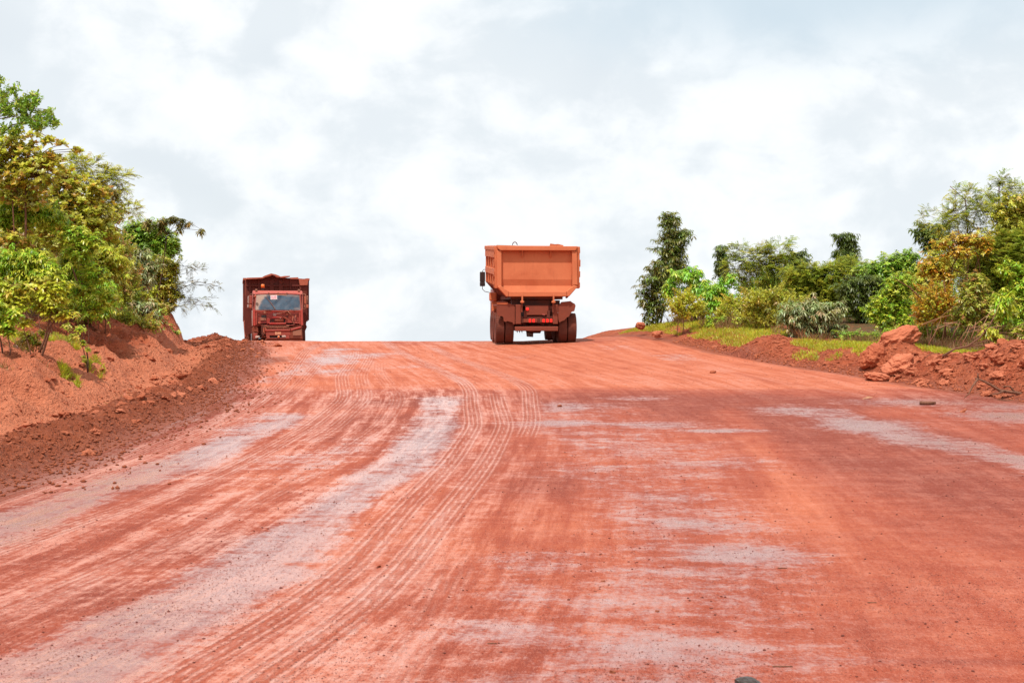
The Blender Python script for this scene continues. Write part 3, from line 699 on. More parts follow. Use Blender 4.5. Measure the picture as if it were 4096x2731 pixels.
b = MB(); b.prism([Pz(930, 1028), Pz(975, 1040), Pz(970, 1058), Pz(935, 1052)], -.05, -.022); b.build('torn_reflector', M_REDPAINT, plate)
b = MB(); pbox(b, 655, 1070, 1076, 1156, .02, .12); b.build('light_bar', M_CHASSIS, truck, bevel=.01)
for (x0, x1) in ((688, 872), (908, 1074)):
    b = MB(); pbox(b, x0, 1103, x1, 1150, -.06, .018); lc = b.build('lamp_cluster', M_BODY_DK, truck, bevel=.012)
    for xx in ((773, 822) if x0 < 800 else (954, 1003, 1053)):
        b = MB(); pbox(b, xx - 13, 1105, xx + 13, 1147, -.068, -.061); le = b.build('tail_lamp', M_REDLED, lc)
b = MB()
for (x0, x1) in ((690, 705), (840, 870)): pass
for xx in (666, 1078):  # tailgate lock hooks
    b = MB(); b.prism([Pz(xx - 9, 780), Pz(xx + 9, 780), Pz(xx + 12, 900), Pz(xx - 12, 900)], -.26, -.2); hk = b.build('tailgate_hook', M_BODY, tail, bevel=.01)
    b = MB(); pbox(b, xx - 24, 868, xx + 24, 893, -.28, -.12); b.build('hook_pin', M_BODY, hk, bevel=.015)
    b = MB(); pbox(b, xx - 10, 902, xx + 10, 1015, -.10, -.061); b.build('hook_arm', M_BODY_DK, hk)
# ragged mud flaps and guards
def flap(pts, ya, yb, mat=M_BODY_DK, name='mud_flap'):
    b = MB(); b.prism([Pz(*q) for q in pts], ya, yb); return b.build(name, mat, truck)
flap([(335, 893), (470, 893), (520, 905), (575, 940), (575, 1170), (552, 1172), (545, 1150), (500, 1140), (478, 1130), (455, 1142), (430, 1135), (425, 1085), (405, 1065), (375, 1070), (350, 1050), (335, 1020)], -.02, .02)
flap([(1148, 935), (1190, 880), (1310, 868), (1340, 890), (1368, 905), (1378, 930), (1362, 1000), (1325, 1012), (1305, 1040), (1290, 1070), (1255, 1090), (1230, 1120), (1180, 1140), (1160, 1148), (1148, 1100)], -.02, .02)
for sx in (-1, 1):   # wheel guards above the tandem
    b = MB(); b.box(sx * .66, sx * 1.48, .03, 2.9, 1.46, 1.50)
    b.build('wheel_guard', M_BODY_DK, truck, jitter=.01)
b = MB(); b.tube([(Pz(345, 0)[0], -.05, Pz(0, 882)[1]), (Pz(475, 0)[0], -.05, Pz(0, 882)[1])], .018, 6); b.build('guard_bar', M_CHASSIS, truck)
b = MB(); pbox(b, 345, 888, 480, 915, -.04, -.021); b.build('guard_edge', M_BODY, truck, jitter=.006)
# wheels
R = .59; TW = .33
for yy in (.72, 2.12):
    for sx in (-1, 1):
        wheel(truck, sx * 1.395, yy, R, TW, R, sx); wheel(truck, sx * 1.03, yy, R, TW, R, -sx)
    b = MB(); b.tube([(-.85, yy, R), (-.25, yy, R), (-.2, yy, R), (.2, yy, R), (.25, yy, R), (.85, yy, R)], [.1, .1, .2, .2, .1, .1], 12); b.build('axle', M_CHASSIS, truck, True)
for sx in (-1, 1): wheel(truck, sx * 1.16, 6.35, R, TW, R, sx, None, True)
b = MB(); b.tube([(-1.0, 6.35, R - .02), (1.0, 6.35, R - .02)], .07, 8); b.build('axle', M_CHASSIS, truck)
for (sx) in (-1, 1):
    b = MB(); b.tube([(sx * .44, .72 - .5, R + .25), (sx * .44, 1.42, R + .38), (sx * .44, 2.6, R + .25)], .06, 6); b.build('leaf_spring', M_CHASSIS, truck)
b = MB()
for k in range(3): b.tube([(-.75 + k * .09, .1, .50), (-.74 + k * .09, .1, .42)], [.03, .008], 5)
b.build('hanging_mud', M_CHASSIS, truck)
b = MB(); b.prism([(.0, .62), (.34, .62), (.32, .16), (.05, .18)], 4.7, 4.72); b.build('front_mud_flap', M_GREY, truck)
b = MB(); b.tube([(.08, 1.2, .62), (.10, 1.2, .5), (.17, 1.2, .44), (.24, 1.2, .52), (.25, 1.2, .62)], .008, 4); b.build('hanging_cable', M_CHASSIS, truck)
b = MB(); b.box(-1.1, -.55, 3.4, 4.6, .72, 1.3); b.build('fuel_tank', M_CHASSIS, truck, bevel=.05)
b = MB(); b.box(.55, 1.05, 3.5, 4.3, .72, 1.25); b.build('air_tank_box', M_CHASSIS, truck, bevel=.05)
b = MB(); b.tube([(0, 4.8, 1.1), (0, 8.0, 1.1)], .38, 10); b.build('engine', M_CHASSIS, truck)
b = MB(); b.box(-.95, -.55, 4.75, 5.4, 1.25, 2.1); b.build('air_filter', M_CHASSIS, truck, bevel=.04)
# cab (mostly behind the body; its left flank shows)
cb = MB(); cy0, cy1 = 5.75, 7.85
side = [(cy0, 1.0), (cy0, 2.95), (cy0 + .12, 3.02), (cy1 - .55, 3.05), (cy1 - .1, 2.2), (cy1, 2.0), (cy1, 1.05), (cy1 - .75, 1.0), (cy1 - .85, 1.25), (cy1 - 1.0, 1.32), (cy1 - 1.35, 1.32), (cy1 - 1.5, 1.25), (cy1 - 1.6, 1.0)]
cb.prism(side, -1.24, 1.24, 'x'); cabr = cb.build('cab', M_REDPAINT, truck, bevel=.04)
for sx in (-1, 1):
    b = MB(); b.prism([(cy0 + .55, 2.15), (cy0 + .55, 2.8), (cy1 - .6, 2.8), (cy1 - .3, 2.15)], sx * 1.242, sx * 1.25, 'x'); b.build('side_window', M_GLASSDK, cabr)
    b = MB(); b.prism([(cy0 + .4, 1.35), (cy0 + .4, 2.9), (cy1 - .55, 2.9), (cy1 - .15, 2.12), (cy1 - .2, 1.35)], sx * 1.2405, sx * 1.2415, 'x'); b.build('cab_door', M_REDPAINT, cabr)
    b = MB(); b.box(sx * 1.24, sx * 1.32, cy0 + .5, cy0 + .7, 1.95, 1.99); b.build('door_handle', M_REDCLEAN, cabr)
b = MB(); b.prism([(cy1 - .52, 2.98), (cy1 - .12, 2.22), (cy1 - .105, 2.22), (cy1 - .5, 2.99)], -1.12, 1.12, 'x'); b.build('windscreen', M_GLASSDK, cabr)
b = MB(); b.box(-1.24, 1.24, cy1 - .05, cy1 + .12, .55, 1.0); b.build('bumper', M_REDPAINT, truck, bevel=.04)
for sx in (-1, 1):
    b = MB(); b.box(sx * .95, sx * 1.28, 5.3, 6.9, 1.28, 1.34); b.box(sx * .95, sx * 1.28, 5.28, 5.36, .75, 1.28); b.build('front_wheel_guard', M_BODY_DK, truck, bevel=.02)
b = MB(); b.box(-1.45, -1.15, 5.25, 5.6, 1.65, 2.0); b.box(-1.35, -1.1, 5.3, 5.55, 1.2, 1.64); b.build('side_step_box', M_BODY, truck, bevel=.05)
loc = place(RT_RZ, RT[0], RT[1], rz0)
def mirror_set(parent, sx, x_in, y, zt_, zb, xo, m_glass_back=True):
    b = MB(); b.tube([(sx * x_in, y, zt_ + .08), (sx * (xo - .06), y, zt_ + .1), (sx * xo, y, zt_ + .04), (sx * xo, y, zb - .12), (sx * (xo - .1), y, zb - .22), (sx * x_in, y, zb - .28)], .014, 6)
    br = b.build('mirror_arm', M_BLACK, parent)
    for (z0, z1) in ((zt_ - .44, zt_), (zb, zb + .19)):
        b = MB(); b.box(sx * (xo - .115), sx * (xo + .115), y - .03, y + .05, z0, z1); mm = b.build('mirror', M_BLACK, br, bevel=.035, seg=3)
        b = MB(); b.box(sx * (xo - .085), sx * (xo + .085), y - .036, y - .0305, z0 + .03, z1 - .03); b.build('mirror_glass', M_MIRROR, mm)
xm, zm1 = loc(1929.5, 1104, 7.35); _, zm2 = loc(1929.5, 1162, 7.35)
for sx in (-1, 1): mirror_set(truck, sx, 1.24, 7.35, zm1, zm2, abs(xm))

# ------------------------------------------------------------------ left truck: facing us, front hatch and bumper corner torn off
LT_RZ = math.radians(10.5); LX, LY = W(1111.5, 0, 73.2)[:2]
lz0 = -.53
lt = tag(empty('dump_truck', (LX, LY, lz0), LT_RZ), 'battered red dump truck parked facing us, grille cover gone and bumper corner torn', 'dump truck')
Lp = place(LT_RZ, LX, LY, lz0)
def Lz(zx, zy, y): return Lp(940 + zx / 4.75, 1060 + zy / 4.75, y)           # from the 4.75x enlargement
def Ld(zx, zy, y): return Lp(1000 + zx / 10.4545, 1230 + zy / 10.4545, y)    # from the 10.45x enlargement
def lbox(mb, x0, y0_, x1, y1_, ya, yb, fn=Lz):
    a = fn(x0, y0_, ya); c = fn(x1, y1_, ya); return mb.box(a[0], c[0], ya, yb, a[1], c[1])
def lpoly(mb, pts, ya, yb, fn=Lz): return mb.prism([fn(x, z, ya) for x, z in pts], ya, yb)
# dump body: front wall, ribs, bent rim, side walls
DY = 2.45
b = MB(); lpoly(b, [(205, 262), (530, 243), (600, 205), (700, 185), (800, 222), (860, 240), (1200, 255), (1372, 268), (1370, 420), (1362, 560), (1375, 700), (1368, 1000), (1350, 1130), (1368, 1175), (1330, 1260), (1300, 1300), (300, 1300), (195, 1330), (180, 1240), (190, 900), (200, 560)], DY, DY + .06)
dmp = b.build('dump_body', M_RUSTDK, lt)
for (pts, dpt, mt) in (([(200, 250), (245, 240), (515, 233), (560, 205), (690, 160), (700, 166), (690, 200), (580, 230), (530, 252), (205, 272)], .42, M_RUSTLT),
                   ([(690, 160), (770, 178), (835, 200), (865, 220), (860, 236), (790, 232), (765, 215), (750, 192), (700, 190)], .38, M_RUSTLT),
                   ([(850, 222), (940, 206), (1043, 207), (1045, 222), (960, 236), (860, 240)], .50, M_RUSTLT),
                   ([(1040, 240), (1196, 232), (1212, 262), (1372, 262), (1385, 248), (1388, 330), (1375, 380), (1232, 386), (1210, 268), (1045, 266)], .12, M_RUSTLT)):
    b = MB(); lpoly(b, pts, DY - dpt, DY - .001); b.build('bent_rim', mt, dmp, jitter=.004)
b = MB(); lpoly(b, [(215, 380), (1225, 380), (1228, 402), (215, 404)], DY - .10, DY - .001); b.build('cross_beam', M_RUSTDK, dmp)
for (xa, xb) in ((262, 300), (440, 470), (660, 735), (830, 905), (1045, 1070), (1225, 1258)):
    b = MB(); lpoly(b, [(xa, 405), (xb, 405), (xb + 4, 700), (xa + 4, 700)], DY - .085, DY - .001); b.build('wall_rib', M_RUSTDK, dmp)
    b = MB(); lpoly(b, [(xa, 275), (xb, 275), (xb, 379), (xa, 379)], DY - .06, DY - .001); b.build('wall_rib', M_RUSTDK, dmp)
b = MB(); c0 = Lz(885, 300, DY)
b.tube([(c0[0] - .09, DY - .03, c0[1] + .02), (c0[0] - .09, DY - .1, c0[1] - .06), (c0[0], DY - .12, c0[1] - .1), (c0[0] + .09, DY - .06, c0[1] - .05), (c0[0] + .09, DY - .03, c0[1] + .06)], .012, 5); b.build('loose_wire', M_RUSTLT, dmp)
# left flank, bulging outwards with a torn lower edge
side_pts = [(200, 255, DY), (193, 440, DY + .1), (163, 500, DY + .5), (150, 560, DY + .8), (150, 800, DY + .9), (160, 1100, DY + .8), (170, 1240, DY + .6), (182, 1372, DY + .3), (212, 1345, DY + .1), (205, 1180, DY), (197, 700, DY)]
b = MB(); pts3 = [(Lz(x, z, yy)[0], yy, Lz(x, z, yy)[1]) for x, z, yy in side_pts]
n = len(pts3); b.add(pts3 + [(p[0] + .05, p[1] + .02, p[2]) for p in pts3], [tuple(range(n)), tuple(range(2 * n - 1, n - 1, -1))] + [(i, (i + 1) % n, (i + 1) % n + n, i + n) for i in range(n)])
b.build('torn_side_panel', M_RUSTLT, dmp)
for sx in (-1, 1):
    b = MB(); b.box(sx * 1.5, sx * 1.57, DY + .07, DY + 5.4, 1.55, 3.62); b.build('side_wall', M_RUSTDK, dmp)
    for k in range(5):
        b = MB(); b.box(sx * 1.571, sx * 1.64, DY + .2 + k * 1.2, DY + .36 + k * 1.2, 1.6, 3.6); b.build('side_rib', M_RUSTDK, dmp)
    b = MB(); b.box(sx * 1.46, sx * 1.66, DY + .07, DY + 5.4, 3.621, 3.72); b.build('top_rail', M_RUSTLT, dmp)
b = MB(); b.box(-1.5, 1.5, DY + .07, DY + 5.4, 1.5, 1.549); b.build('floor_plate', M_RUSTDK, dmp)
b = MB(); b.box(-1.5, 1.5, DY + 5.3, DY + 5.4, 1.55, 3.5); b.build('tailgate', M_RUSTDK, dmp)
# cab shell
cw = 1.215; zb = 1.30
cabp = MB()
prof = [(.02, zb), (.02, 2.04), (.36, 2.86), (.44, 2.96), (.62, 3.0), (1.95, 3.0), (2.05, 2.9), (2.05, zb)]
cab = MB()
for sx in (-1, 1): cab.prism(prof, sx * (cw - .05), sx * cw, 'x')
cab.box(-cw + .05, cw - .05, 1.99, 2.05, zb, 2.9); cab.box(-cw + .05, cw - .05, .1, 1.99, zb, zb + .05)
cabo = cab.build('cab', M_REDPAINT, lt, bevel=.02)
rf = MB(); rf.prism([(.33, 2.83), (.36, 2.905), (.46, 2.985), (.66, 3.03), (1.92, 3.03), (2.06, 2.93), (2.06, 2.90), (.5, 2.90)], -cw + .02, cw - .02, 'x')
rf.build('roof', M_REDCLEAN, cabo, bevel=.03)
for xz in (640, 818, 985):
    xx = Lz(xz, 500, .4)[0]; b = MB(); b.box(xx - .03, xx + .03, .30, .36, 2.87, 2.93); b.build('roof_stud', M_DUSTPLASTIC, cabo)
for sx, xc in ((-1, 405), (1, 1213)):   # corner lamps
    xx = Lz(xc, 480, .45)[0]; b = MB(); b.box(xx - .055, xx + .055, .4, .52, 2.99, 3.09); b.build('marker_lamp', M_DUSTPLASTIC, cabo, bevel=.02)
xx, zz = Lz(528, 440, .8)
b = MB(); b.tube([(xx, .8, 3.02), (xx, .8, zz + .02)], .05, 10); bs = b.build('beacon_base', M_BLACK, lt)
b = MB(); b.lathe([(0, .09), (.12, .085), (.17, .07), (.175, .001)], (xx, .8, zz + .02), 'z', 18); b.build('amber_beacon', M_AMBER, bs, True)
# windscreen with dust attribute
nx, nz = 40, 20; V = []; D = []
x0, x1 = Lz(388, 700, .2)[0], Lz(1243, 700, .2)[0]
for j in range(nz + 1):
    for i in range(nx + 1):
        fx, fz = i / nx, j / nz; xx = x0 + (x1 - x0) * fx; bow = .05 * (2 * fx - 1) ** 2
        V.append((xx, .055 + (.33 - .055) * fz + bow, 2.07 + (2.85 - 2.07) * fz))
        zx = 388 + 855 * fx; zy = 862 - (862 - 542) * fz
        swept = ((zx - 770) / 330) ** 2 + ((zy - 880) / 330) ** 2 < 1 or ((zx - 1000) / 240) ** 2 + ((zy - 720) / 130) ** 2 < 1 or (zx > 450 and zx < 1215 and 600 < zy < 815 and (zx - 450) > (815 - zy) * .5)
        D.append(.0 if swept else (.95 if zx < 600 else .35) * (1 if zy > 560 else .6))
D = np.array(D).reshape(nz + 1, nx + 1); D = (D + np.roll(D, 1, 1) + np.roll(D, 1, 0)) / 3; D = D.ravel()
Q = [(j * (nx + 1) + i, j * (nx + 1) + i + 1, (j + 1) * (nx + 1) + i + 1, (j + 1) * (nx + 1) + i) for j in range(nz) for i in range(nx)]
ws = mesh_np('windscreen', V, np.array(Q).ravel(), np.full(len(Q), 4), M_GLASS, cabo, True, {'dust': D})
fr_ = MB()
def on_ws(zx, zy, off=-.012):
    x, z = Lz(zx, zy, .2); f_ = (z - 2.07) / .78; return (x, .055 + .275 * f_ + off + .05 * ((zx - 815) / 430) ** 2, z)
fr_.tube([on_ws(395, 545), on_ws(815, 541), on_ws(1235, 545)], .028, 5); fr_.tube([on_ws(392, 545), on_ws(372, 855)], .034, 5); fr_.tube([on_ws(1238, 545), on_ws(1258, 850)], .034, 5)
fr_.build('windscreen_frame', M_REDPAINT, cabo)
b = MB(); b.tube([on_ws(762, 838, -.05), on_ws(690, 730, -.04), on_ws(586, 602, -.025)], [.02, .012, .008], 6)
wp = b.build('wiper', M_DUSTPLASTIC, cabo)
b = MB(); b.tube([on_ws(850, 690, -.02), on_ws(838, 640, -.02)], .003, 4); b.build('wiper_blade', M_DUSTPLASTIC, wp)
def ws_card(x0_, y0_, x1_, y1_, off, name, mat, parent, skew=0):
    b = MB(); p = [on_ws(x0_, y0_, off), on_ws(x1_, y0_ - 3, off), on_ws(x1_ + skew, y1_, off), on_ws(x0_ + skew, y1_ + 4, off)]
    b.add(p, [(0, 1, 2, 3)]); return b.build(name, mat, parent)
stk = ws_card(675, 575, 797, 652, -.020, 'paper_sticker', M_WHITE, cabo, 4)
ws_card(684, 582, 789, 646, -.023, 'sticker_print', M_PINK, stk, 4)
for (a_, b_, c_, d_) in ((712, 584, 752, 600), (716, 600, 742, 606), (688, 622, 694, 640), (699, 624, 722, 642), (730, 618, 742, 640), (746, 622, 760, 642), (764, 626, 770, 642), (774, 618, 782, 640)):
    ws_card(a_, b_, c_, d_, -.026, 'sticker_mark', simple('sticker_mark_tint', (.62, .38, .38), .6) if 'sticker_mark_tint' not in bpy.data.materials else bpy.data.materials['sticker_mark_tint'], stk)
ws_card(650, 558, 985, 572, -.016, 'visor_strip', M_DUSTPLASTIC, cabo)
# lower cowl under the glass, frame of the open front hatch
def cpart(name, mat, pts, ya, yb, fn=Ld, parent=None, bevel=.012, jit=0):
    b = MB(); lpoly(b, pts, ya, yb, fn); return b.build(name, mat, parent or cabo, bevel=bevel, jitter=jit)
cpart('cowl', M_REDPAINT, [(160, 60), (240, 90), (300, 110), (2010, 120), (2120, 90), (2200, 40), (2190, 170), (170, 175)], -.02, .05)
cpart('corner_panel', M_REDCLEAN, [(135, 60), (215, 85), (230, 750), (150, 760), (120, 300)], -.03, .1)
cpart('corner_panel', M_REDCLEAN, [(2110, 90), (2200, 55), (2225, 740), (2120, 750)], -.03, .1)
cpart('hatch_frame', M_REDPAINT, [(228, 178), (300, 178), (300, 700), (232, 742)], -.01, .06)
cpart('hatch_frame', M_REDPAINT, [(2040, 178), (2108, 178), (2112, 700), (2045, 690)], -.01, .06)
cpart('fire_wall', M_REDPAINT, [(300, 180), (2040, 180), (2040, 640), (1480, 640), (1480, 470), (850, 470), (840, 640), (300, 690)], .10, .14, bevel=0)
cpart('opening_dark_sheet', M_BLACK, [(830, 440), (1500, 440), (1500, 650), (820, 650)], .20, .22, bevel=0)  # black sheet standing in for the shade inside the opening
cpart('stay_bar', M_REDCLEAN, [(760, 640), (920, 625), (1500, 630), (1510, 690), (820, 700)], .04, .10)
cpart('stay_bar', M_REDCLEAN, [(1830, 635), (2045, 640), (2045, 670), (1830, 665)], .02, .09)
cpart('stay_bar', M_REDCLEAN, [(900, 385), (1330, 385), (1340, 425), (910, 430)], .07, .099)
cpart('brace', M_REDPAINT, [(690, 430), (760, 430), (850, 470), (810, 660), (700, 690)], .06, .099)
cpart('brace', M_BODY_DK, [(1330, 360), (1430, 380), (1560, 450), (1540, 480), (1400, 430)], .02, .08)
cpart('control_box', M_DUSTPLASTIC, [(435, 428), (600, 436), (600, 535), (440, 545)], .0, .09)
cpart('control_box', M_BLACK, [(478, 320), (680, 318), (680, 425), (478, 425)], .06, .099)
cpart('control_box', M_DUSTPLASTIC, [(600, 440), (668, 450), (665, 545), (602, 540)], .03, .09)
cpart('name_plate', M_GREY, [(962, 235), (1095, 235), (1095, 350), (962, 352)], .07, .095)
cpart('name_plate', M_CREAM, [(1110, 238), (1290, 236), (1260, 262), (1112, 264)], .08, .095, bevel=0)
cpart('relay_box', M_DUSTPLASTIC, [(580, 165), (655, 165), (655, 250), (585, 250)], -.05, .03)
cpart('step_handle', M_BODY_DK, [(620, 100), (905, 100), (905, 125), (880, 125), (880, 175), (860, 175), (860, 120), (670, 120), (670, 175), (640, 175)], -.07, -.03, bevel=0)
cpart('reservoir', M_BODY_DK, [(1480, 200), (1620, 200), (1610, 330), (1500, 330)], .03, .095)
cpart('reservoir', M_RUSTLT, [(1760, 360), (1830, 360), (1830, 440), (1765, 440)], -.03, .05)
cpart('reservoir', M_RUSTLT, [(1890, 300), (1940, 300), (1940, 410), (1895, 410)], .0, .08)
cpart('bracket', M_RUSTLT, [(330, 600), (440, 600), (440, 680), (350, 680)], -.01, .09)
for (xx, zz, r_, mt) in ((360, 300, .017, M_CREAM), (1265, 447, .016, M_CREAM), (1555, 370, .035, M_BLACK), (2085, 138, .014, M_CREAM), (1975, 565, .02, M_RUSTLT)):
    x, z = Ld(xx, zz, .08); b = MB(); b.lathe([(-.03, .001), (-.03, r_), (.02, r_), (.02, .001)], (x, .08, z), 'y', 10); b.build('hatch_button', mt, cabo)
x, z = Ld(1220, 545, .16)
b = MB(); b.lathe([(-.22, .07), (-.2, .09), (.2, .09), (.22, .07)], (x, .17, z), 'x', 16); b.build('steering_pump', M_BODY_DK, cabo, True)
for xx in (900, 960, 1010, 1060):
    x, z = Ld(xx, 545, .17); b = MB(); b.tube([(x, .17, z + .10), (x + .01, .16, z), (x, .17, z - .1)], .012, 5); b.build('pipe', M_RUSTLT, cabo)
def hose(pts, r_, mat, name='hose', fn=Ld):
    b = MB(); P3 = []
    for (u_, v_, yy) in pts:
        x, z = fn(u_, v_, yy); P3.append((x, yy, z))
    b.tube(P3, r_, 6); return b.build(name, mat, cabo, True)
hose([(1110, 275, -.02), (1350, 210, -.05), (1500, 165, -.06), (1740, 90, -.07)], .010, M_DUSTPLASTIC, 'broken_wiper_arm')
hose([(1590, 170, -.05), (1640, 220, -.05), (1750, 350, -.04)], .02, M_DUSTPLASTIC)
hose([(1740, 95, -.06), (1830, 120, -.07), (1890, 190, -.05)], .012, M_BLACK)
hose([(1800, 400, -.02), (1780, 520, -.05), (1810, 640, -.05), (1890, 760, -.03)], .016, M_DUSTPLASTIC)
hose([(1450, 430, .02), (1560, 480, -.01), (1690, 525, .02), (1630, 560, .02)], .010, M_RUSTLT)
hose([(735, 325, .05), (810, 375, .04), (880, 425, .05)], .007, M_RUSTLT)
hose([(1880, 340, .05), (1885, 480, .03), (1860, 640, .05)], .006, M_CREAM)
hose([(600, 720, .0), (640, 790, -.02), (620, 830, -.03)], .02, M_BODY_DK)
cpart('side_strip', M_CREAM, [(78, 120), (105, 125), (95, 500), (100, 760), (85, 760), (76, 400)], .05, .2, bevel=0)
cpart('side_strip', M_REDPAINT, [(2205, 130), (2222, 300), (2232, 760), (2215, 760)], .05, .2, bevel=0)
# radiator, frame, bumper
def fpart(name, mat, pts, ya, yb, fn=Ld, bevel=.012, jit=0): return cpart(name, mat, pts, ya, yb, fn, lt, bevel, jit)
fpart('radiator', M_BODY_DK, [(690, 820), (1680, 830), (1640, 930), (700, 930)], .06, .20)
for k in range(22):
    x = 705 + k * 43; fpart('radiator_fin', M_RUSTLT if k in (4, 10, 16) else M_CHASSIS, [(x, 835), (x + (16 if k in (4, 10, 16) else 9), 835), (x + (16 if k in (4, 10, 16) else 9), 925), (x, 925)], .045, .0595, bevel=0)
b = MB(); P3 = []
for (u_, v_) in ((560, 800), (700, 790), (1100, 800), (1500, 800), (1640, 775)):
    x, z = Ld(u_, v_, -.02); P3.append((x, -.02, z))
b.tube(P3, .022, 8); b.build('radiator_bar', M_DUSTPLASTIC, lt, True)
fpart('cross_bar', M_CHASSIS, [(500, 700), (2100, 680), (2100, 760), (520, 780)], .25, .35)
bump = fpart('bumper', M_REDPAINT, [(640, 985), (1690, 965), (1700, 1150), (1650, 1170), (670, 1165)], -.12, .05, bevel=.02)
fpart('bumper_step', M_REDCLEAN, [(622, 925), (1690, 912), (1700, 962), (635, 983)], -.17, .05, bevel=.02)
fpart('bumper_lower', M_REDPAINT, [(672, 1168), (820, 1175), (825, 1265), (860, 1270), (1480, 1270), (1500, 1262), (1490, 1180), (1660, 1175), (1660, 1300), (690, 1300)], -.125, .04, bevel=.015)
fpart('lamp_recess', M_BLACK, [(826, 1178), (1490, 1178), (1490, 1268), (830, 1268)], .0, .04, bevel=0)
fpart('bumper_lip', M_BODY_DK, [(670, 1301), (1660, 1301), (2200, 1330), (2190, 1395), (680, 1365), (610, 1360)], -.08, .1, bevel=.02, jit=.006)
cnr = fpart('bumper_corner', M_BODY_DK, [(1700, 965), (2175, 880), (2200, 1320), (1660, 1300)], -.12, .3, bevel=.03)
fpart('headlamp_ledge', M_REDCLEAN, [(1705, 905), (2110, 795), (2150, 850), (1715, 962)], -.17, .2, bevel=.02)
fpart('headlamp_ledge', M_BODY_DK, [(1620, 900), (1690, 840), (2080, 755), (2170, 770), (2185, 860), (2155, 852), (2115, 792), (1705, 900)], -.1, .2, bevel=.01)
fpart('bumper_panel', M_DUSTPLASTIC, [(1790, 985), (2150, 900), (2165, 1160), (1795, 1165)], -.135, -.121, bevel=.008)
for k in range(3): fpart('corner_slot', M_CHASSIS, [(1800, 1190 + 38 * k), (2110, 1186 + 38 * k), (2110, 1198 + 38 * k), (1800, 1202 + 38 * k)], -.127, -.1205, bevel=0)
pl_ = fpart('licence_plate', M_PLATE, [(1040, 1010), (1298, 1012), (1298, 1135), (1060, 1140)], -.135, -.121, bevel=.006)
def platemark(pts):
    b = MB(); lpoly(b, pts, -.137, -.1355, Ld); b.build('plate_mark', M_INK, pl_)
for (a_, b_, c_, d_) in ((1112, 1030, 1124, 1062), (1124, 1030, 1146, 1038), (1146, 1030, 1156, 1062), (1172, 1036, 1184, 1060), (1206, 1034, 1232, 1044), (1250, 1036, 1260, 1060)):
    platemark([(a_, b_), (c_, b_), (c_, d_), (a_, d_)])
for xx in (1100, 1134, 1168, 1206, 1240, 1270):
    platemark([(xx, 1090), (xx + 8, 1090), (xx + 8, 1122), (xx, 1122)]); platemark([(xx + 8, 1090), (xx + 18, 1090), (xx + 18, 1097), (xx + 8, 1097)])
x, z = Ld(1197, 1222, -.1)
b = MB(); b.lathe([(-.05, .001), (-.05, .05), (-.03, .06), (.1, .062), (.1, .001)], (x, -.1, z), 'y', 18); fo = b.build('fog_lamp_body', M_LAMP, lt, True)
b = MB(); b.lathe([(-.012, .001), (-.012, .035), (0, .046), (0, .001)], (x, -.1505, z), 'y', 18); b.build('fog_lamp_lens', M_AMBER, fo, True)
fpart('fog_lamp', M_LAMP, [(1330, 1165), (1500, 1162), (1505, 1240), (1335, 1242)], -.14, -.0, bevel=.02)
for (xx, zz) in ((680, 1036), (705, 1236)):
    x, z = Ld(xx, zz, -.12); b = MB(); b.lathe([(-.012, .001), (-.012, .018), (0, .018), (0, .001)], (x, -.1205, z), 'y', 8); b.build('bolt_hole', M_BLACK, lt)
# exposed left front corner
fpart('wing_panel', M_BODY_DK, [(135, 790), (250, 780), (340, 880), (355, 1060), (330, 1060), (300, 1020), (95, 1010), (90, 880)], .05, .45, bevel=.02)
fpart('step_box', M_REDPAINT, [(140, 1065), (310, 1065), (325, 1130), (225, 1210), (215, 1300), (150, 1310)], -.0, .35, bevel=.02)
fpart('hanging_headlamp', M_LAMP, [(218, 1195), (300, 1170), (400, 1180), (415, 1235), (340, 1260), (225, 1285)], -.1, .02, bevel=.02)
fpart('frame_horn', M_CHASSIS, [(470, 700), (600, 720), (640, 1200), (660, 1300), (520, 1200), (470, 1000)], .05, .3, bevel=.02, jit=.015)
fpart('frame_bracket', M_RUSTLT, [(560, 830), (610, 830), (610, 1000), (640, 1100), (550, 1100), (540, 960)], -.03, .05, bevel=.015, jit=.008)
fpart('frame_bracket', M_RUSTLT, [(610, 835), (660, 835), (710, 910), (640, 920)], -.08, .02, bevel=.01)
fpart('frame_bracket', M_BODY_DK, [(500, 1180), (650, 1200), (660, 1240), (520, 1220)], -.02, .2, bevel=.01)
x, z = Ld(550, 1095, -.02); b = MB(); b.lathe([(-.03, .03), (-.03, .07), (.1, .08), (.1, .03)], (x, -.02, z), 'y', 12); b.build('coil', M_CHASSIS, lt)
fpart('bumper_core', M_CHASSIS, [(430, 780), (2080, 760), (2080, 1300), (440, 1300)], .32, .42, bevel=0)
for sx in (-1, 1):
    wheel(lt, sx * 1.08, 1.35, R, TW, R, sx, M_TYRE, True)
    b = MB(); b.box(sx * .38, sx * .5, .4, 8.0, .95, 1.25); b.build('chassis_rail', M_CHASSIS, lt)
    for yy in (5.4, 6.8):
        wheel(lt, sx * 1.395, yy, R, TW, R, sx); wheel(lt, sx * 1.03, yy, R, TW, R, -sx)
for yy in (1.35, 5.4, 6.8):
    b = MB(); b.tube([(-.9, yy, R), (.9, yy, R)], .09, 8); b.build('axle', M_CHASSIS, lt)
b = MB(); b.box(-.6, .6, .45, 2.0, .75, 1.29); b.build('engine', M_CHASSIS, lt, bevel=.05)
b = MB(); b.box(-1.15, -.7, 2.45, 3.6, .7, 1.3); b.build('fuel_tank', M_CHASSIS, lt, bevel=.05)
b = MB(); b.box(.7, 1.15, 2.45, 3.6, .7, 1.3); b.build('air_tank_box', M_CHASSIS, lt, bevel=.05)
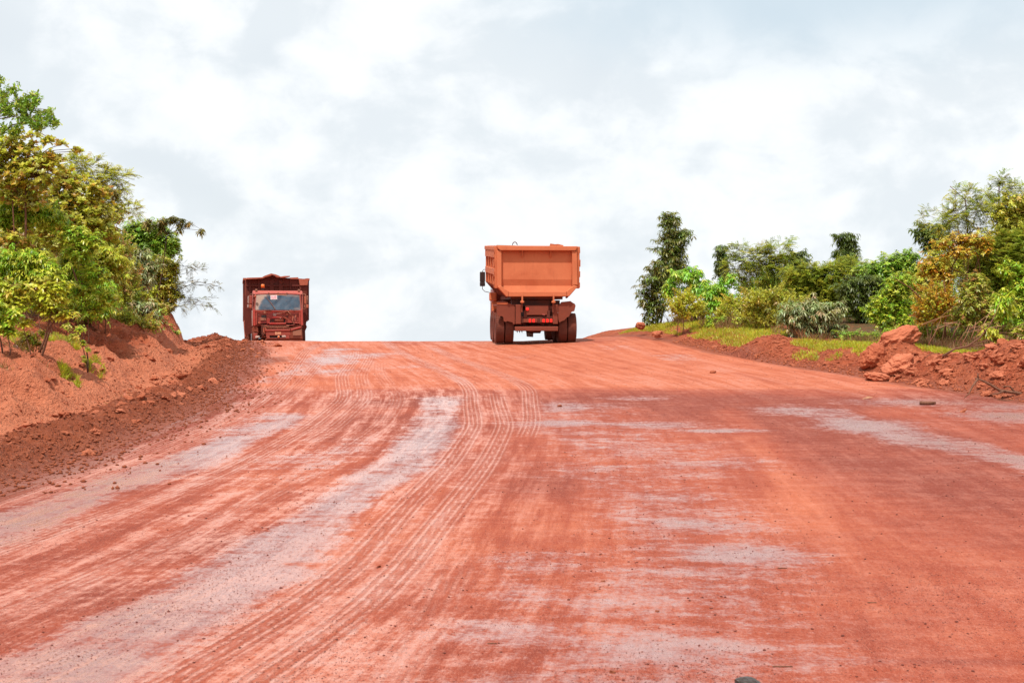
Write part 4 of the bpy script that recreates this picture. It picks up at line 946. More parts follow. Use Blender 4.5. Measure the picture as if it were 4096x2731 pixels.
# mirrors
def lmirror(sgn, arm, mir):
    b = MB(); P3 = []
    for (zx, zy, yy) in arm:
        x, z = Lz(zx, zy, yy); P3.append((x, yy, z))
    b.tube(P3, .014, 6); a_ = b.build('mirror_arm', M_DUSTPLASTIC, lt)
    for (xa, za, xb, zb_, yy, mt) in mir:
        b = MB(); lbox(b, xa, za, xb, zb_, yy, yy + .08); b.build('mirror', mt, a_, bevel=.03, seg=3)
lmirror(-1, [(352, 548, .3), (290, 552, .05), (268, 580, .0), (266, 800, .0), (285, 828, .05), (335, 836, .2)], [(272, 575, 325, 738, 0, M_REDPAINT), (268, 748, 320, 818, 0, M_RUSTLT), (240, 590, 266, 730, .2, M_GREY), (232, 750, 262, 812, .2, M_GREY)])
lmirror(1, [(1262, 545, .3), (1330, 552, .05), (1350, 590, .0), (1352, 800, .0), (1335, 828, .05), (1290, 836, .2)], [(1318, 592, 1362, 738, 0, M_RUSTLT), (1364, 585, 1390, 732, .12, M_DUSTPLASTIC), (1345, 750, 1400, 815, 0, M_RUSTLT), (1315, 758, 1343, 812, .1, M_DUSTPLASTIC)])
xx, zz = Lz(383, 597, .1)
b = MB(); b.lathe([(-.08, .001), (-.07, .05), (0, .068), (.03, .05), (.04, .001)], (xx, .05, zz), 'y', 14); b.build('kerb_mirror', M_RUSTLT, cabo, True)
# ------------------------------------------------------------------ vegetation
def mat_leaf():
    m = MN('leaf'); col = m.attr('col', 'Color'); p = m.coord()
    n = m.noise(6, 3, .6, p)
    c = m.mix(m.mapr(n, .3, .7, 0, .35), col, m.mix(.6, col, (.16, .10, .02)))
    dif = m.bsdf(c, .36, 0, .6)
    tr = m.n('ShaderNodeBsdfTranslucent'); m.set(tr.inputs[0], m.mix(.35, c, (.38, .45, .03)))
    mx = m.n('ShaderNodeMixShader'); mx.inputs[0].default_value = .45; m.l(dif, mx.inputs[1]); m.l(tr.outputs[0], mx.inputs[2])
    return m.done(mx.outputs[0])
MAT_LEAF = mat_leaf()
MAT_BARK = mat_plain('bark', (.085, .045, .03), .9, .2, .4, 20, .6)
MAT_DUSTBARK = mat_plain('dusty_bark', (.17, .075, .045), .9, .2, .4, 20, .6)
MAT_DRY = mat_plain('dry_stalk', (.36, .18, .10), .9, .2, .35, 20, .4)

def norm(a): return a / np.maximum(np.linalg.norm(a, axis=-1, keepdims=True), 1e-9)
def rdir(n): return norm(RNG.normal(size=(n, 3)))
class Leaves:
    """collects leaves as arrays; type 'big' = 8 triangles bent along the rib, 'small' = 2 triangles folded"""
    def __init__(s): s.V = []; s.F = []; s.C = []; s.n = 0
    def add(s, o, d, up, L, Wd, col, bend=.3, kind='big'):
        N = len(o)
        if N == 0: return
        d = norm(d); side = norm(np.cross(d, up)); nrm_ = norm(np.cross(side, d))
        L = np.broadcast_to(np.asarray(L, float).reshape(-1, 1), (N, 1)); Wd = np.broadcast_to(np.asarray(Wd, float).reshape(-1, 1), (N, 1))
        def pt(t, w, fold=.12):
            q = o + d * (L * t) + side * (Wd * w) + nrm_ * (Wd * abs(w) * fold * 2)
            q = q.copy(); q[:, 2:3] -= bend * L * t * t
            return q
        if kind == 'big':
            P = [pt(0, 0), pt(.33, 0), pt(.68, 0), pt(1, 0), pt(.30, -.5), pt(.66, -.40), pt(.30, .5), pt(.66, .40)]
            T = [(0, 1, 4), (1, 2, 5, 4), (2, 3, 5), (0, 6, 1), (1, 6, 7, 2), (2, 7, 3)]
        else:
            P = [pt(0, 0), pt(.45, -.5), pt(1, 0), pt(.45, .5)]
            T = [(0, 1, 2), (0, 2, 3)]
        k = len(P); V = np.stack(P, 1).reshape(-1, 3)
        base = (np.arange(N) * k + s.n)[:, None]
        for t in T: s.F.append((base + np.array(t)[None, :]))
        s.V.append(V); s.n += N * k
        s.C.append(np.repeat(col, k, 0))
    def build(s, name, parent, origin):
        if not s.V: return None
        V = np.concatenate(s.V) - np.array(origin); Cc = np.concatenate(s.C)
        fl = np.concatenate([f.ravel() for f in s.F]); ct = np.concatenate([np.full(len(f), f.shape[1]) for f in s.F])
        return mesh_np(name, V, fl, ct, MAT_LEAF, parent, False, {'col': Cc})
PAL = {   # linear leaf colours, several per kind of plant
    'bright': [(.24, .34, .03), (.17, .29, .03), (.36, .40, .05), (.11, .21, .02)],
    'yellow': [(.34, .36, .035), (.42, .40, .06), (.24, .31, .03), (.40, .26, .05)],
    'olive': [(.17, .17, .03), (.25, .23, .04), (.12, .13, .025), (.30, .19, .05), (.20, .24, .03)],
    'round': [(.24, .25, .035), (.33, .31, .05), (.16, .17, .03), (.34, .20, .04), (.22, .12, .045), (.42, .40, .10)],
    'dark': [(.045, .075, .022), (.065, .10, .03), (.035, .055, .02), (.09, .12, .035)],
    'dusk': [(.08, .075, .03), (.12, .10, .04), (.055, .07, .025), (.18, .14, .05)],
    'green': [(.085, .16, .025), (.12, .21, .03), (.06, .115, .02), (.17, .24, .04)],
    'vivid': [(.12, .29, .03), (.17, .36, .04), (.09, .21, .025), (.25, .42, .06)],
    'feather': [(.11, .14, .03), (.16, .18, .03), (.08, .11, .025), (.20, .18, .04)],
    'tall': [(.045, .075, .02), (.075, .11, .03), (.10, .10, .03), (.06, .06, .025)],
    'rust': [(.46, .17, .025), (.38, .22, .03), (.40, .30, .05), (.24, .26, .03), (.34, .12, .025), (.50, .24, .04)],
    'grey': [(.17, .20, .09), (.24, .25, .12), (.12, .16, .06), (.32, .25, .14)],
    'mixed': [(.16, .20, .03), (.27, .27, .05), (.35, .22, .09), (.20, .10, .05), (.10, .14, .025)],
}
def pick_col(pal, n, spread=.22):
    P = np.array(PAL[pal]); c = P[RNG.integers(0, len(P), n)] * {'grass': 1, 'drygrass': 1.1, 'grey': 2.1, 'dark': 1.9, 'dusk': 1.9, 'rust': 2.1, 'bright': 2.5, 'yellow': 2.3, 'vivid': 2.3, 'mixed': 3.2, 'olive': 3.2, 'green': 3.2, 'feather': 3.2, 'round': 2.9}.get(pal, 2.7)
    c = c * np.array([1.06, 1.0, .7]) if pal not in ('drygrass', 'grey') else c
    return np.clip(c * (1 + spread * RNG.normal(size=(n, 1))) * (1 + .08 * RNG.normal(size=(n, 3))), .01, .8)
def cluster(lv, tips, out, kind, pal, L, spread=.22):
    """leaves of one kind around every twig tip"""
    n = len(tips); hue = pick_col(pal, n, spread)
    Z = np.array([0, 0, 1.0])
    if kind in ('rosette', 'droop', 'broad'):
        k = {'rosette': 7, 'droop': 8, 'broad': 6}[kind]
        ax = norm(out * (.5 if kind != 'droop' else .25) + Z * .8 + .35 * rdir(n))
        a1 = norm(np.cross(ax, rdir(n))); a2 = np.cross(ax, a1)
        for j in range(k):
            t = 2 * math.pi * j / k + RNG.uniform(-.3, .3, (n, 1))
            rad = a1 * np.cos(t) + a2 * np.sin(t)
            lift = {'rosette': .7, 'droop': .05, 'broad': .25}[kind]
            d = norm(rad + ax * (lift + .35 * RNG.normal(size=(n, 1))))
            ll = L * RNG.uniform(.65, 1.2, n)
            wd = ll * {'rosette': .55, 'droop': .33, 'broad': .46}[kind]
            c = np.clip(hue * (1 + .18 * RNG.normal(size=(n, 1))), .01, .8)
            lv.add(tips + rad * L * .05 - ax * RNG.uniform(0, .5 * L, (n, 1)), d, ax, ll, wd, c, {'rosette': .12, 'droop': .62, 'broad': .28}[kind])
    elif kind == 'small':
        k = 16
        ax = norm(out + Z * .6 + .4 * rdir(n))
        for j in range(k):
            o = tips - ax * (L * 3.2 * (j / k)) + .15 * L * rdir(n)
            d = norm(ax * .9 + rdir(n) * 1.0)
            ll = L * RNG.uniform(.6, 1.15, n); lv.add(o, d, rdir(n), ll, ll * .4, np.clip(hue * (1 + .2 * RNG.normal(size=(n, 1))), .01, .8), .1, 'big' if j % 2 else 'small')
    elif kind == 'pinnate':
        for q in range(3):       # three compound leaves per tip
            ax = norm(out * .9 + np.array([0, 0, .15]) + .8 * rdir(n)); RL = L * 3.4 * RNG.uniform(.7, 1.2, (n, 1))
            sd = norm(np.cross(ax, Z + .3 * rdir(n))); K = 9
            for j in range(K):
                t = (j + 1) / K
                o = tips + ax * RL * t; o = o.copy(); o[:, 2:3] -= .28 * RL * t * t
                for sg in (-1, 1):
                    ll = L * .85 * (1 - .35 * abs(t - .5)) * RNG.uniform(.8, 1.15, n)
                    lv.add(o, norm(sd * sg + ax * .35 + .2 * rdir(n)), Z + .3 * rdir(n), ll, ll * .42, np.clip(hue * (1 + .12 * RNG.normal(size=(n, 1))), .01, .8), .12, 'small')
LEAFPX = {'rosette': 7 * .33, 'droop': 8 * .2, 'broad': 6 * .28, 'small': 16 * .2, 'pinnate': 3 * 18 * .06}
def plant(name, label, cat, base, Y, blobs, kind, pal, leaf_px, cov=2.2, group=None, bark=MAT_BARK, trunk_r=.06, stems=1, depth=1.0, extra_stems=(), twig_r=.006, hang=.0):
    """base = (u, v) of the foot in the photograph; blobs = [(u, v, ru, rv), ...] at depth Y"""
    bx = (base[0] - 2048) * Y / F; by = Y; bz = G(bx, by) - .05
    trunk_r *= .55; root = tag(empty(name, (bx, by, bz)), label, cat, group)
    O = np.array([bx, by, bz]); s = Y / F; L = leaf_px * s
    lv = Leaves(); wood = MB(); cs = []
    for (u, v, ru, rv) in blobs:
        ru *= 1.1; rv *= 1.1; c = np.array(W(u, v, Y)); rx, rz_ = ru * s, rv * s; ry = .75 * max(rx, rz_) * depth; c[1] += RNG.uniform(-.3, .3) * ry
        cs.append((c, np.array([rx, ry, rz_]), ru * rv))
    cen = np.mean([c for c, _, _ in cs], 0)
    zl = min(c[2] - r_[2] for c, r_, _ in cs); topc = max(cs, key=lambda q: q[0][2])[0]
    # trunk: from the foot towards the upper crown, leaning with the crown
    stems_pts = []
    for k in range(stems):
        f = np.array([bx + (RNG.uniform(-.25, .25) if stems > 1 else 0), by + (RNG.uniform(-.2, .2) if stems > 1 else 0), bz])
        t = topc if k == 0 else cs[RNG.integers(0, len(cs))][0]
        pts = []
        for q in np.linspace(0, 1, 7):
            p = f * (1 - q) + t * q; p = p + np.array([math.sin(q * 5 + k) * .06, math.cos(q * 4 + k) * .05, 0]) * (1 if q < .95 else .3) * max(.3, (t[2] - bz) * .35)
            p[0] = f[0] + (p[0] - f[0]) * (q ** .35 if abs(t[0] - f[0]) < .4 else 1)
            pts.append(p)
        rr = [trunk_r * (1 - .75 * q) * (1 if k == 0 else .7) for q in np.linspace(0, 1, 7)]
        wood.tube([p - O for p in pts], rr, 7); stems_pts += list(zip(pts, rr))
    SP = np.array([p for p, _ in stems_pts])
    for (c, rad, area) in cs:
        # limb from the nearest lower stem point
        dist = np.linalg.norm(SP - c, axis=1) + 2.0 * np.maximum(SP[:, 2] - c[2] + .1, 0)
        j = int(np.argmin(dist)); a = SP[j]; r0 = stems_pts[j][1] * .6
        mid = (a + c) / 2 + np.array([0, 0, .12 * np.linalg.norm(c - a)]) + .05 * RNG.normal(size=3)
        wood.tube([a - O, mid - O, c - O], [max(r0, twig_r * 1.5), max(r0 * .6, twig_r * 1.3), twig_r * 1.2], 5)
        ncl = max(3, int(4.4 * cov * math.pi * area / (leaf_px ** 2 * LEAFPX[kind])))
        dirs = rdir(ncl); rr = RNG.uniform(.25, 1.0, (ncl, 1)) ** .55 * (1 + .2 * RNG.normal(size=(ncl, 1)))
        tips = c + dirs * rad * rr
        gz = ground_parts(tips[:, 0], tips[:, 1])[0]; tips = tips[tips[:, 2] > gz + .5 * L]; dirs = dirs[:len(tips)]
        if not len(tips): continue
        out = norm((tips - c) / rad)
        cluster(lv, tips, out, kind, pal, L)
        for q in range(0 if area < 900 else (2 if area < 3000 else 4)):     # loose shoots breaking the outline
            dv = rdir(1)[0] * np.array([1, .6, .7]) + np.array([0, 0, .75]); dv /= np.linalg.norm(dv)
            e = c + dv * rad * RNG.uniform(1.25, 1.75); st = c + dv * rad * .5; e[2] -= .0
            ks = np.linspace(.45, 1, 5)[:, None]; tp = st + (e - st) * ks + .03 * RNG.normal(size=(5, 3)) * L * 3
            cluster(lv, tp, np.repeat(norm(dv[None]), 5, 0), kind, pal, L * .9)
            wood.tube([st - O, (st + e) / 2 - O + np.array([0, 0, .04]), e - O], [twig_r * 1.1, twig_r * .8, twig_r * .4], 3, False)
        for i in range(0, len(tips)):
            st = c + (tips[i] - c) * RNG.uniform(0, .35) + .1 * rad * RNG.normal(size=3) * .5
            m_ = (st + tips[i]) / 2 + np.array([0, 0, .06 * rad[2]])
            if i % (2 if ncl > 60 else 1) == 0:
                wood.tube([st - O, m_ - O, tips[i] - O], [twig_r, twig_r * .8, twig_r * .4], 3, False) if kind != 'pinnate' else wood.tube([st - O, m_ - O, tips[i] - O], [twig_r * .6, twig_r * .45, twig_r * .25], 3, False)
    for pts, r_ in extra_stems:
        P3 = [np.array(W(u, v, Y + dy)) - O for (u, v, dy) in pts]
        wood.tube(P3, [r_ * (1 - .7 * i / (len(P3) - 1)) for i in range(len(P3))], 6)
    lv.build('crown', root, O)
    wood.build('trunk', bark, root, True)
    return root

P = plant
# ---- left-hand side, far to near
P('tree', 'slim dark tree with narrow upright leaves, its tip highest at the upper left edge', 'tree', (-60, 1400), 41, [(81, 403, 34, 38), (115, 410, 35, 26), (158, 446, 35, 18), (218, 478, 28, 24), (158, 489, 55, 24), (96, 460, 50, 28), (29, 437, 34, 30), (10, 372, 30, 20), (0, 312, 32, 10), (-40, 420, 50, 60), (-70, 330, 40, 40), (12, 510, 26, 20), (60, 520, 40, 20), (200, 440, 30, 18), (140, 380, 30, 20), (50, 350, 30, 16)], 'small', 'green', 17, 1.05, None, MAT_DUSTBARK, .08, extra_stems=[([(-60, 600, 0), (0, 540, 0), (50, 500, 0), (115, 487, 0)], .035)])
P('tree', 'round-leaved yellow-green tree leaning out over the bank below the slim dark tree', 'tree', (60, 1350), 43, [(72, 551, 45, 12), (134, 537, 30, 9), (201, 556, 30, 12), (255, 577, 32, 10), (292, 596, 22, 8), (325, 605, 14, 8), (134, 585, 20, 20), (180, 568, 20, 12), (48, 580, 60, 25), (72, 633, 100, 55), (182, 647, 65, 30), (143, 704, 105, 55), (38, 728, 60, 70), (-40, 640, 60, 100), (110, 800, 80, 40), (60, 960, 70, 40), (210, 640, 30, 22), (225, 625, 20, 12)], 'rosette', 'round', 20, 1.7, None, MAT_DUSTBARK, .09, 2, twig_r=.008)
P('tree', 'broad round-leaved tree flecked with brown leaves in the middle of the left-hand thicket', 'tree', (330, 1330), 46, [(263, 728, 62, 48), (215, 786, 90, 60), (311, 800, 80, 52), (383, 824, 60, 55), (335, 872, 85, 52), (239, 896, 85, 52), (406, 886, 45, 50), (120, 830, 90, 60), (60, 900, 80, 60), (390, 760, 45, 30), (240, 960, 80, 40), (340, 950, 80, 40), (420, 930, 60, 40)], 'rosette', 'round', 20, 1.7, None, MAT_DUSTBARK, .09, 3, twig_r=.008)
P('tree', 'feathery olive-gold tree topping the right shoulder of the left-hand thicket', 'tree', (430, 1300), 52, [(311, 656, 50, 22), (354, 676, 50, 26), (421, 692, 38, 18), (462, 719, 45, 24), (492, 757, 28, 18), (392, 719, 62, 30), (454, 814, 28, 22), (516, 819, 38, 12), (575, 833, 22, 7), (283, 640, 24, 14), (440, 780, 40, 30), (530, 850, 30, 20)], 'pinnate', 'olive', 13, .8, None, MAT_BARK, .07, 2)
P('sapling', 'almost black drooping leaf clump standing out against the feathery olive-gold tree', 'sapling', (420, 1300), 50, [(400, 752, 26, 10), (432, 762, 30, 12), (458, 775, 18, 12)], 'droop', 'dusk', 22, 2.4, None, MAT_BARK, .03)
P('tree', 'bushy green tree with ragged top at the right end of the left thicket', 'tree', (640, 1300), 60, [(550, 915, 55, 34), (622, 920, 60, 40), (598, 967, 80, 50), (646, 998, 62, 55), (693, 974, 26, 38), (560, 1000, 60, 50), (520, 950, 40, 40), (600, 1040, 60, 50)], 'broad', 'green', 13, 2.2, None, MAT_BARK, .08, 2)
P('tree', 'brown-green dusty tree overhanging the cut edge of the left bank', 'tree', (650, 1260), 59, [(646, 1070, 55, 45), (696, 1080, 24, 36), (670, 1141, 50, 38), (690, 1180, 42, 24), (622, 1165, 50, 50), (600, 1110, 50, 40), (660, 1220, 40, 25), (590, 1200, 50, 40)], 'broad', 'olive', 13, 2.2, None, MAT_BARK, .08, 2)
P('tree', 'arching branch of drooping brownish leaves hanging far out from the left thicket', 'tree', (600, 1300), 58, [(655, 880, 28, 12), (693, 872, 32, 9), (725, 885, 14, 14), (760, 893, 18, 7), (803, 922, 14, 9), (640, 905, 20, 20), (590, 890, 20, 18), (720, 915, 10, 18)], 'droop', 'dusk', 17, 2.0, None, MAT_BARK, .05, extra_stems=[([(600, 930, 0), (680, 870, 0), (740, 878, 0), (790, 910, 0), (818, 928, 0)], .012)])
P('tree', 'sparse wispy twigs with tiny dark leaves reaching right from the left thicket over the cut', 'tree', (660, 1280), 59, [(735, 1065, 38, 16), (785, 1078, 34, 10), (745, 1130, 44, 12), (815, 1140, 40, 8), (872, 1144, 16, 4), (740, 1180, 38, 16), (800, 1205, 36, 14), (845, 1228, 18, 8), (720, 1225, 30, 14)], 'pinnate', 'dusk', 8.5, .36, None, MAT_BARK, .03, 1, extra_stems=[([(690, 1090, 0), (760, 1070, 0), (815, 1090, 0)], .008), ([(690, 1150, 0), (780, 1138, 0), (888, 1146, 0)], .008), ([(690, 1180, 0), (780, 1195, 0), (858, 1236, 0)], .008)])
P('shrub', 'brown-leaved dusty shrub filling the dark middle of the left thicket', 'shrub', (180, 1330), 51, [(100, 960, 90, 50), (250, 960, 90, 50), (400, 960, 80, 50), (480, 1000, 60, 50), (60, 1050, 80, 50), (300, 1050, 90, 40), (500, 1090, 60, 60), (520, 1180, 60, 50), (400, 1240, 70, 40), (200, 1200, 90, 50), (60, 1230, 80, 40)], 'small', 'mixed', 14, 1.8, None, MAT_DUSTBARK, .06, 4)
FL = P
FL('tree', 'shaded green foliage tree deepest in the left thicket near the picture edge', 'tree', (60, 1250), 55, [(-20, 800, 90, 70), (60, 760, 80, 60), (150, 860, 90, 70), (20, 950, 100, 80), (150, 1010, 90, 70), (60, 1120, 100, 70), (-40, 1050, 80, 90)], 'broad', 'mixed', 17, 1.5, None, MAT_DUSTBARK, .07, 3)
FL('tree', 'shaded green foliage tree deep behind the round-leaved trees', 'tree', (300, 1240), 56, [(230, 850, 90, 60), (330, 940, 90, 60), (250, 1000, 90, 60), (430, 960, 70, 60), (380, 1080, 90, 70), (240, 1130, 90, 60), (470, 850, 50, 40)], 'broad', 'mixed', 16, 1.5, None, MAT_DUSTBARK, .07, 3)
FL('shrub', 'low dense green undergrowth shrub along the top of the left mound', 'shrub', (450, 1290), 56, [(480, 1090, 80, 60), (420, 1170, 80, 60), (520, 1150, 80, 60), (560, 1240, 60, 50), (340, 1200, 80, 60), (470, 1260, 70, 40), (620, 1250, 50, 50)], 'broad', 'mixed', 14, 1.5, None, MAT_DUSTBARK, .04, 4)
FL('shrub', 'low green undergrowth shrub behind the bright young tree', 'shrub', (120, 1300), 48, [(40, 1200, 90, 60), (160, 1230, 90, 50), (270, 1220, 70, 50), (230, 1280, 60, 30), (-40, 1260, 80, 60)], 'small', 'bright', 15, 1.4, None, MAT_DUSTBARK, .03, 4)
FL('shrub', 'dim green hedge-like shrub row seen between the columns on the right', 'shrub', (3300, 1290), 66, [(3000, 1150, 60, 40), (3080, 1130, 60, 50), (3160, 1150, 70, 50), (3240, 1190, 70, 50), (3330, 1180, 80, 60), (3430, 1150, 80, 60), (3100, 1220, 80, 50), (3200, 1250, 80, 50), (2980, 1230, 60, 40)], 'small', 'green', 13, 1.3, None, MAT_BARK, .04, 5)
FL('shrub', 'dim green bushes filling the ground behind the lime-green shrub', 'shrub', (3600, 1310), 63, [(3350, 1270, 80, 50), (3450, 1250, 80, 60), (3560, 1240, 80, 60), (3660, 1180, 80, 70), (3750, 1140, 80, 80), (3650, 1280, 80, 50), (3760, 1260, 80, 60)], 'broad', 'green', 14, 1.4, None, MAT_BARK, .04, 5)
FL('tree', 'green leafy tree standing behind the rust-coloured climber', 'tree', (3860, 1330), 53, [(3800, 1040, 80, 60), (3880, 1060, 80, 70), (3960, 1000, 80, 70), (4050, 960, 80, 80), (3920, 1160, 90, 70), (4020, 1180, 90, 80), (3840, 1240, 90, 60), (4110, 1080, 80, 100), (4010, 1290, 90, 50), (3700, 1130, 60, 50)], 'broad', 'olive', 15, 1.5, None, MAT_BARK, .06, 4)
FL('shrub', 'strip of mixed weeds and saplings rising behind the dry grass', 'shrub', (2880, 1310), 62, [(2800, 1240, 60, 35), (2880, 1260, 60, 35), (2960, 1270, 60, 35), (2760, 1280, 40, 22), (2850, 1210, 40, 25)], 'small', 'olive', 12, 1.1, None, MAT_DUSTBARK, .02, 5)
FL('shrub', 'low dark weedy shrub along the back of the grass strip', 'shrub', (3480, 1380), 50, [(3400, 1345, 50, 26), (3460, 1350, 50, 26), (3530, 1345, 50, 28), (3600, 1340, 50, 30), (3670, 1330, 40, 30)], 'broad', 'green', 12, 1.3, None, MAT_BARK, .02, 5)
FL('shrub', 'low twiggy shrub with scorched leaves behind the perched boulder', 'shrub', (3720, 1390), 46, [(3680, 1320, 50, 34), (3740, 1330, 50, 34), (3800, 1340, 50, 30), (3860, 1345, 50, 28)], 'small', 'mixed', 13, 1.0, None, MAT_DUSTBARK, .02, 6)
FL('shrub', 'leafy shrub hiding the trunks in the middle of the left thicket', 'shrub', (340, 1330), 43.5, [(300, 935, 60, 36), (365, 965, 60, 40), (320, 1020, 60, 40), (385, 1095, 55, 40), (330, 1150, 60, 40), (240, 1170, 60, 40), (420, 1190, 50, 40), (360, 1240, 50, 30)], 'broad', 'bright', 15, 1.4, None, MAT_DUSTBARK, .03, 5)
FL('shrub', 'weedy shrub along the foot of the left thicket above the red mound', 'shrub', (480, 1310), 49, [(440, 1270, 50, 26), (500, 1260, 50, 30), (560, 1280, 50, 26), (380, 1290, 40, 18), (610, 1300, 40, 26), (300, 1290, 50, 18)], 'small', 'mixed', 12, 1.3, None, MAT_DUSTBARK, .02, 6)
lab_l = [
    ('tall drooping yellow-green shrub under the round-leaved trees at the left edge', (120, 1330), 44, [(143, 814, 48, 30), (191, 867, 80, 38), (72, 848, 60, 36), (60, 800, 40, 20), (-20, 880, 60, 60)], 'bright', 18),
    ('light green shrub with hanging leaf whorls above the bright foreground bush', (190, 1330), 42, [(120, 1026, 62, 35), (191, 1093, 62, 45), (110, 1090, 60, 40), (30, 1050, 60, 45), (-30, 1120, 60, 60)], 'bright', 20),
    ('leafy green shrub whose lit top shows in the centre of the left thicket', (320, 1320), 47, [(311, 1002, 52, 36), (335, 1065, 55, 42), (287, 1125, 60, 32), (270, 1050, 45, 40)], 'bright', 19),
    ('yellow-green shrub with rounded top beside the leafy green shrub', (420, 1310), 48, [(406, 1007, 55, 36), (456, 1046, 60, 40), (400, 1075, 55, 40), (454, 1117, 50, 35)], 'yellow', 17),
    ('domed pale green shrub with glossy hanging leaves near the right end of the thicket', (560, 1290), 52, [(550, 1026, 46, 32), (585, 1068, 42, 34), (540, 1080, 45, 40), (575, 1120, 45, 35)], 'grey', 19),
    ('low green shrub with loose drooping leaves at the top of the red mound', (400, 1340), 46, [(416, 1156, 48, 35), (359, 1236, 52, 38), (420, 1230, 40, 40), (300, 1190, 55, 40)], 'bright', 18),
    ('low light-leaved shrub on the bank above the strip of grass', (545, 1330), 51, [(564, 1222, 45, 25), (526, 1261, 52, 30), (500, 1300, 40, 20), (600, 1265, 35, 30)], 'grey', 16),
    ('small leafy shrub clinging to the edge of the red cut', (650, 1340), 58, [(646, 1300, 34, 18), (690, 1330, 22, 20), (620, 1290, 26, 16), (706, 1355, 10, 14)], 'green', 15),
]
for lb, bs, yy, bl, pl__, lp in lab_l:
    P('shrub', lb, 'shrub', bs, yy, bl, 'droop', pl__, lp, 2.3, None, MAT_DUSTBARK, .035, 3)
P('tree', 'bright yellow-green broad-leaved young tree nearest us on the left slope', 'tree', (153, 1470), 35, [(48, 1165, 58, 32), (143, 1150, 68, 34), (215, 1189, 52, 36), (240, 1146, 42, 18), (57, 1218, 62, 40), (182, 1218, 52, 35), (215, 1250, 46, 22), (279, 1256, 34, 13), (100, 1285, 24, 16), (-20, 1150, 50, 40)], 'broad', 'yellow', 24, 2.0, None, MAT_DUSTBARK, .055, 1, twig_r=.007, extra_stems=[([(140, 1500, 0), (175, 1400, 0), (205, 1300, 0), (250, 1250, 0)], .04), ([(135, 1490, 0), (120, 1400, 0), (90, 1300, 0)], .025)])
P('tree', 'bright-leaved young tree cut off by the left edge of the picture, dark thin stems', 'tree', (8, 1480), 34, [(10, 1285, 60, 26), (-30, 1240, 60, 40), (35, 1320, 26, 16), (60, 1255, 30, 20), (-50, 1320, 50, 40)], 'broad', 'bright', 22, 2.0, None, MAT_BARK, .04, 2)
P('shrub', 'small shrub with mixed yellow and brown leaves below the bright young tree', 'shrub', (125, 1450), 35.5, [(120, 1345, 45, 22), (95, 1370, 36, 20), (150, 1380, 30, 20), (170, 1330, 20, 15)], 'broad', 'mixed', 17, 1.2, None, MAT_DUSTBARK, .02, 3)
P('sapling', 'crooked dark sapling standing alone on the slope foot with a few leaves at its top', 'sapling', (350, 1510), 36.5, [(335, 1371, 12, 10), (318, 1318, 18, 10), (350, 1395, 12, 8), (335, 1428, 8, 8)], 'broad', 'bright', 13, 1.6, None, MAT_BARK, .028, extra_stems=[([(350, 1505, 0), (352, 1440, 0), (346, 1400, 0), (336, 1370, 0), (334, 1330, 0)], .022)])
P('sapling', 'thin bare-stemmed sapling on the mound left of the crooked one', 'sapling', (278, 1420), 39, [(268, 1305, 18, 14), (290, 1340, 14, 8)], 'broad', 'mixed', 16, 1.6, None, MAT_BARK, .02)
P('sapling', 'short bushy sapling between the thin stem and the crooked sapling', 'sapling', (312, 1440), 38.5, [(300, 1345, 22, 14), (325, 1400, 20, 16), (318, 1310, 20, 10), (305, 1420, 14, 12)], 'broad', 'olive', 14, 1.4, None, MAT_BARK, .018, 2)
P('sapling', 'tiny sapling with a few large green leaves alone on the red mound', 'sapling', (466, 1405), 46, [(449, 1370, 14, 12), (462, 1385, 10, 8)], 'broad', 'bright', 19, 1.8, None, MAT_BARK, .012)
P('sapling', 'little leafy sprig on the red mound below the tiny large-leaved sapling', 'sapling', (405, 1440), 44, [(398, 1398, 16, 8), (415, 1412, 10, 8), (388, 1425, 10, 8)], 'broad', 'bright', 12, 1.4, None, MAT_BARK, .008)
P('shrub', 'ground-hugging leafy clump at the foot of the crooked sapling', 'shrub', (330, 1490), 37, [(318, 1465, 22, 8), (335, 1480, 18, 8), (372, 1490, 14, 8)], 'broad', 'vivid', 11, 1.6, None, MAT_BARK, .008, 2)

# ---- right-hand side
P('tree', 'tallest tree on the right bank, dark narrow column of drooping leaves with knobbed top', 'tree', (2640, 1300), 66, [(2684, 872, 36, 26), (2684, 888, 40, 18), (2699, 930, 60, 26), (2706, 950, 52, 22), (2690, 975, 55, 28), (2686, 1003, 60, 26), (2688, 1030, 56, 26), (2690, 1060, 64, 30), (2660, 1090, 60, 30), (2700, 1080, 40, 30)], 'droop', 'tall', 16, 1.5, None, MAT_BARK, .09)
P('tree', 'dark broad-skirted tree leaning left beside the tallest column on the right bank', 'tree', (2620, 1300), 64, [(2624, 1052, 28, 18), (2628, 1105, 55, 36), (2612, 1150, 60, 38), (2587, 1198, 40, 34), (2632, 1215, 46, 38), (2612, 1262, 42, 34), (2600, 1290, 20, 16), (2680, 1150, 40, 40)], 'droop', 'tall', 16, 1.1, None, MAT_BARK, .08, 2)
P('shrub', 'bright fresh-green shrub in front of the tallest column', 'shrub', (2770, 1300), 60, [(2740, 1098, 52, 28), (2794, 1088, 28, 14), (2682, 1131, 26, 18), (2668, 1165, 22, 14), (2806, 1131, 48, 20), (2780, 1160, 40, 25)], 'droop', 'vivid', 19, 2.2, None, MAT_BARK, .04, 2)
P('shrub', 'light green shrub with sky showing through, right of the bright fresh-green one', 'shrub', (2860, 1300), 59, [(2842, 1165, 46, 30), (2880, 1152, 36, 26), (2900, 1190, 45, 30), (2850, 1210, 40, 25), (2930, 1110, 22, 20)], 'droop', 'vivid', 17, 1.6, None, MAT_BARK, .04, 2)
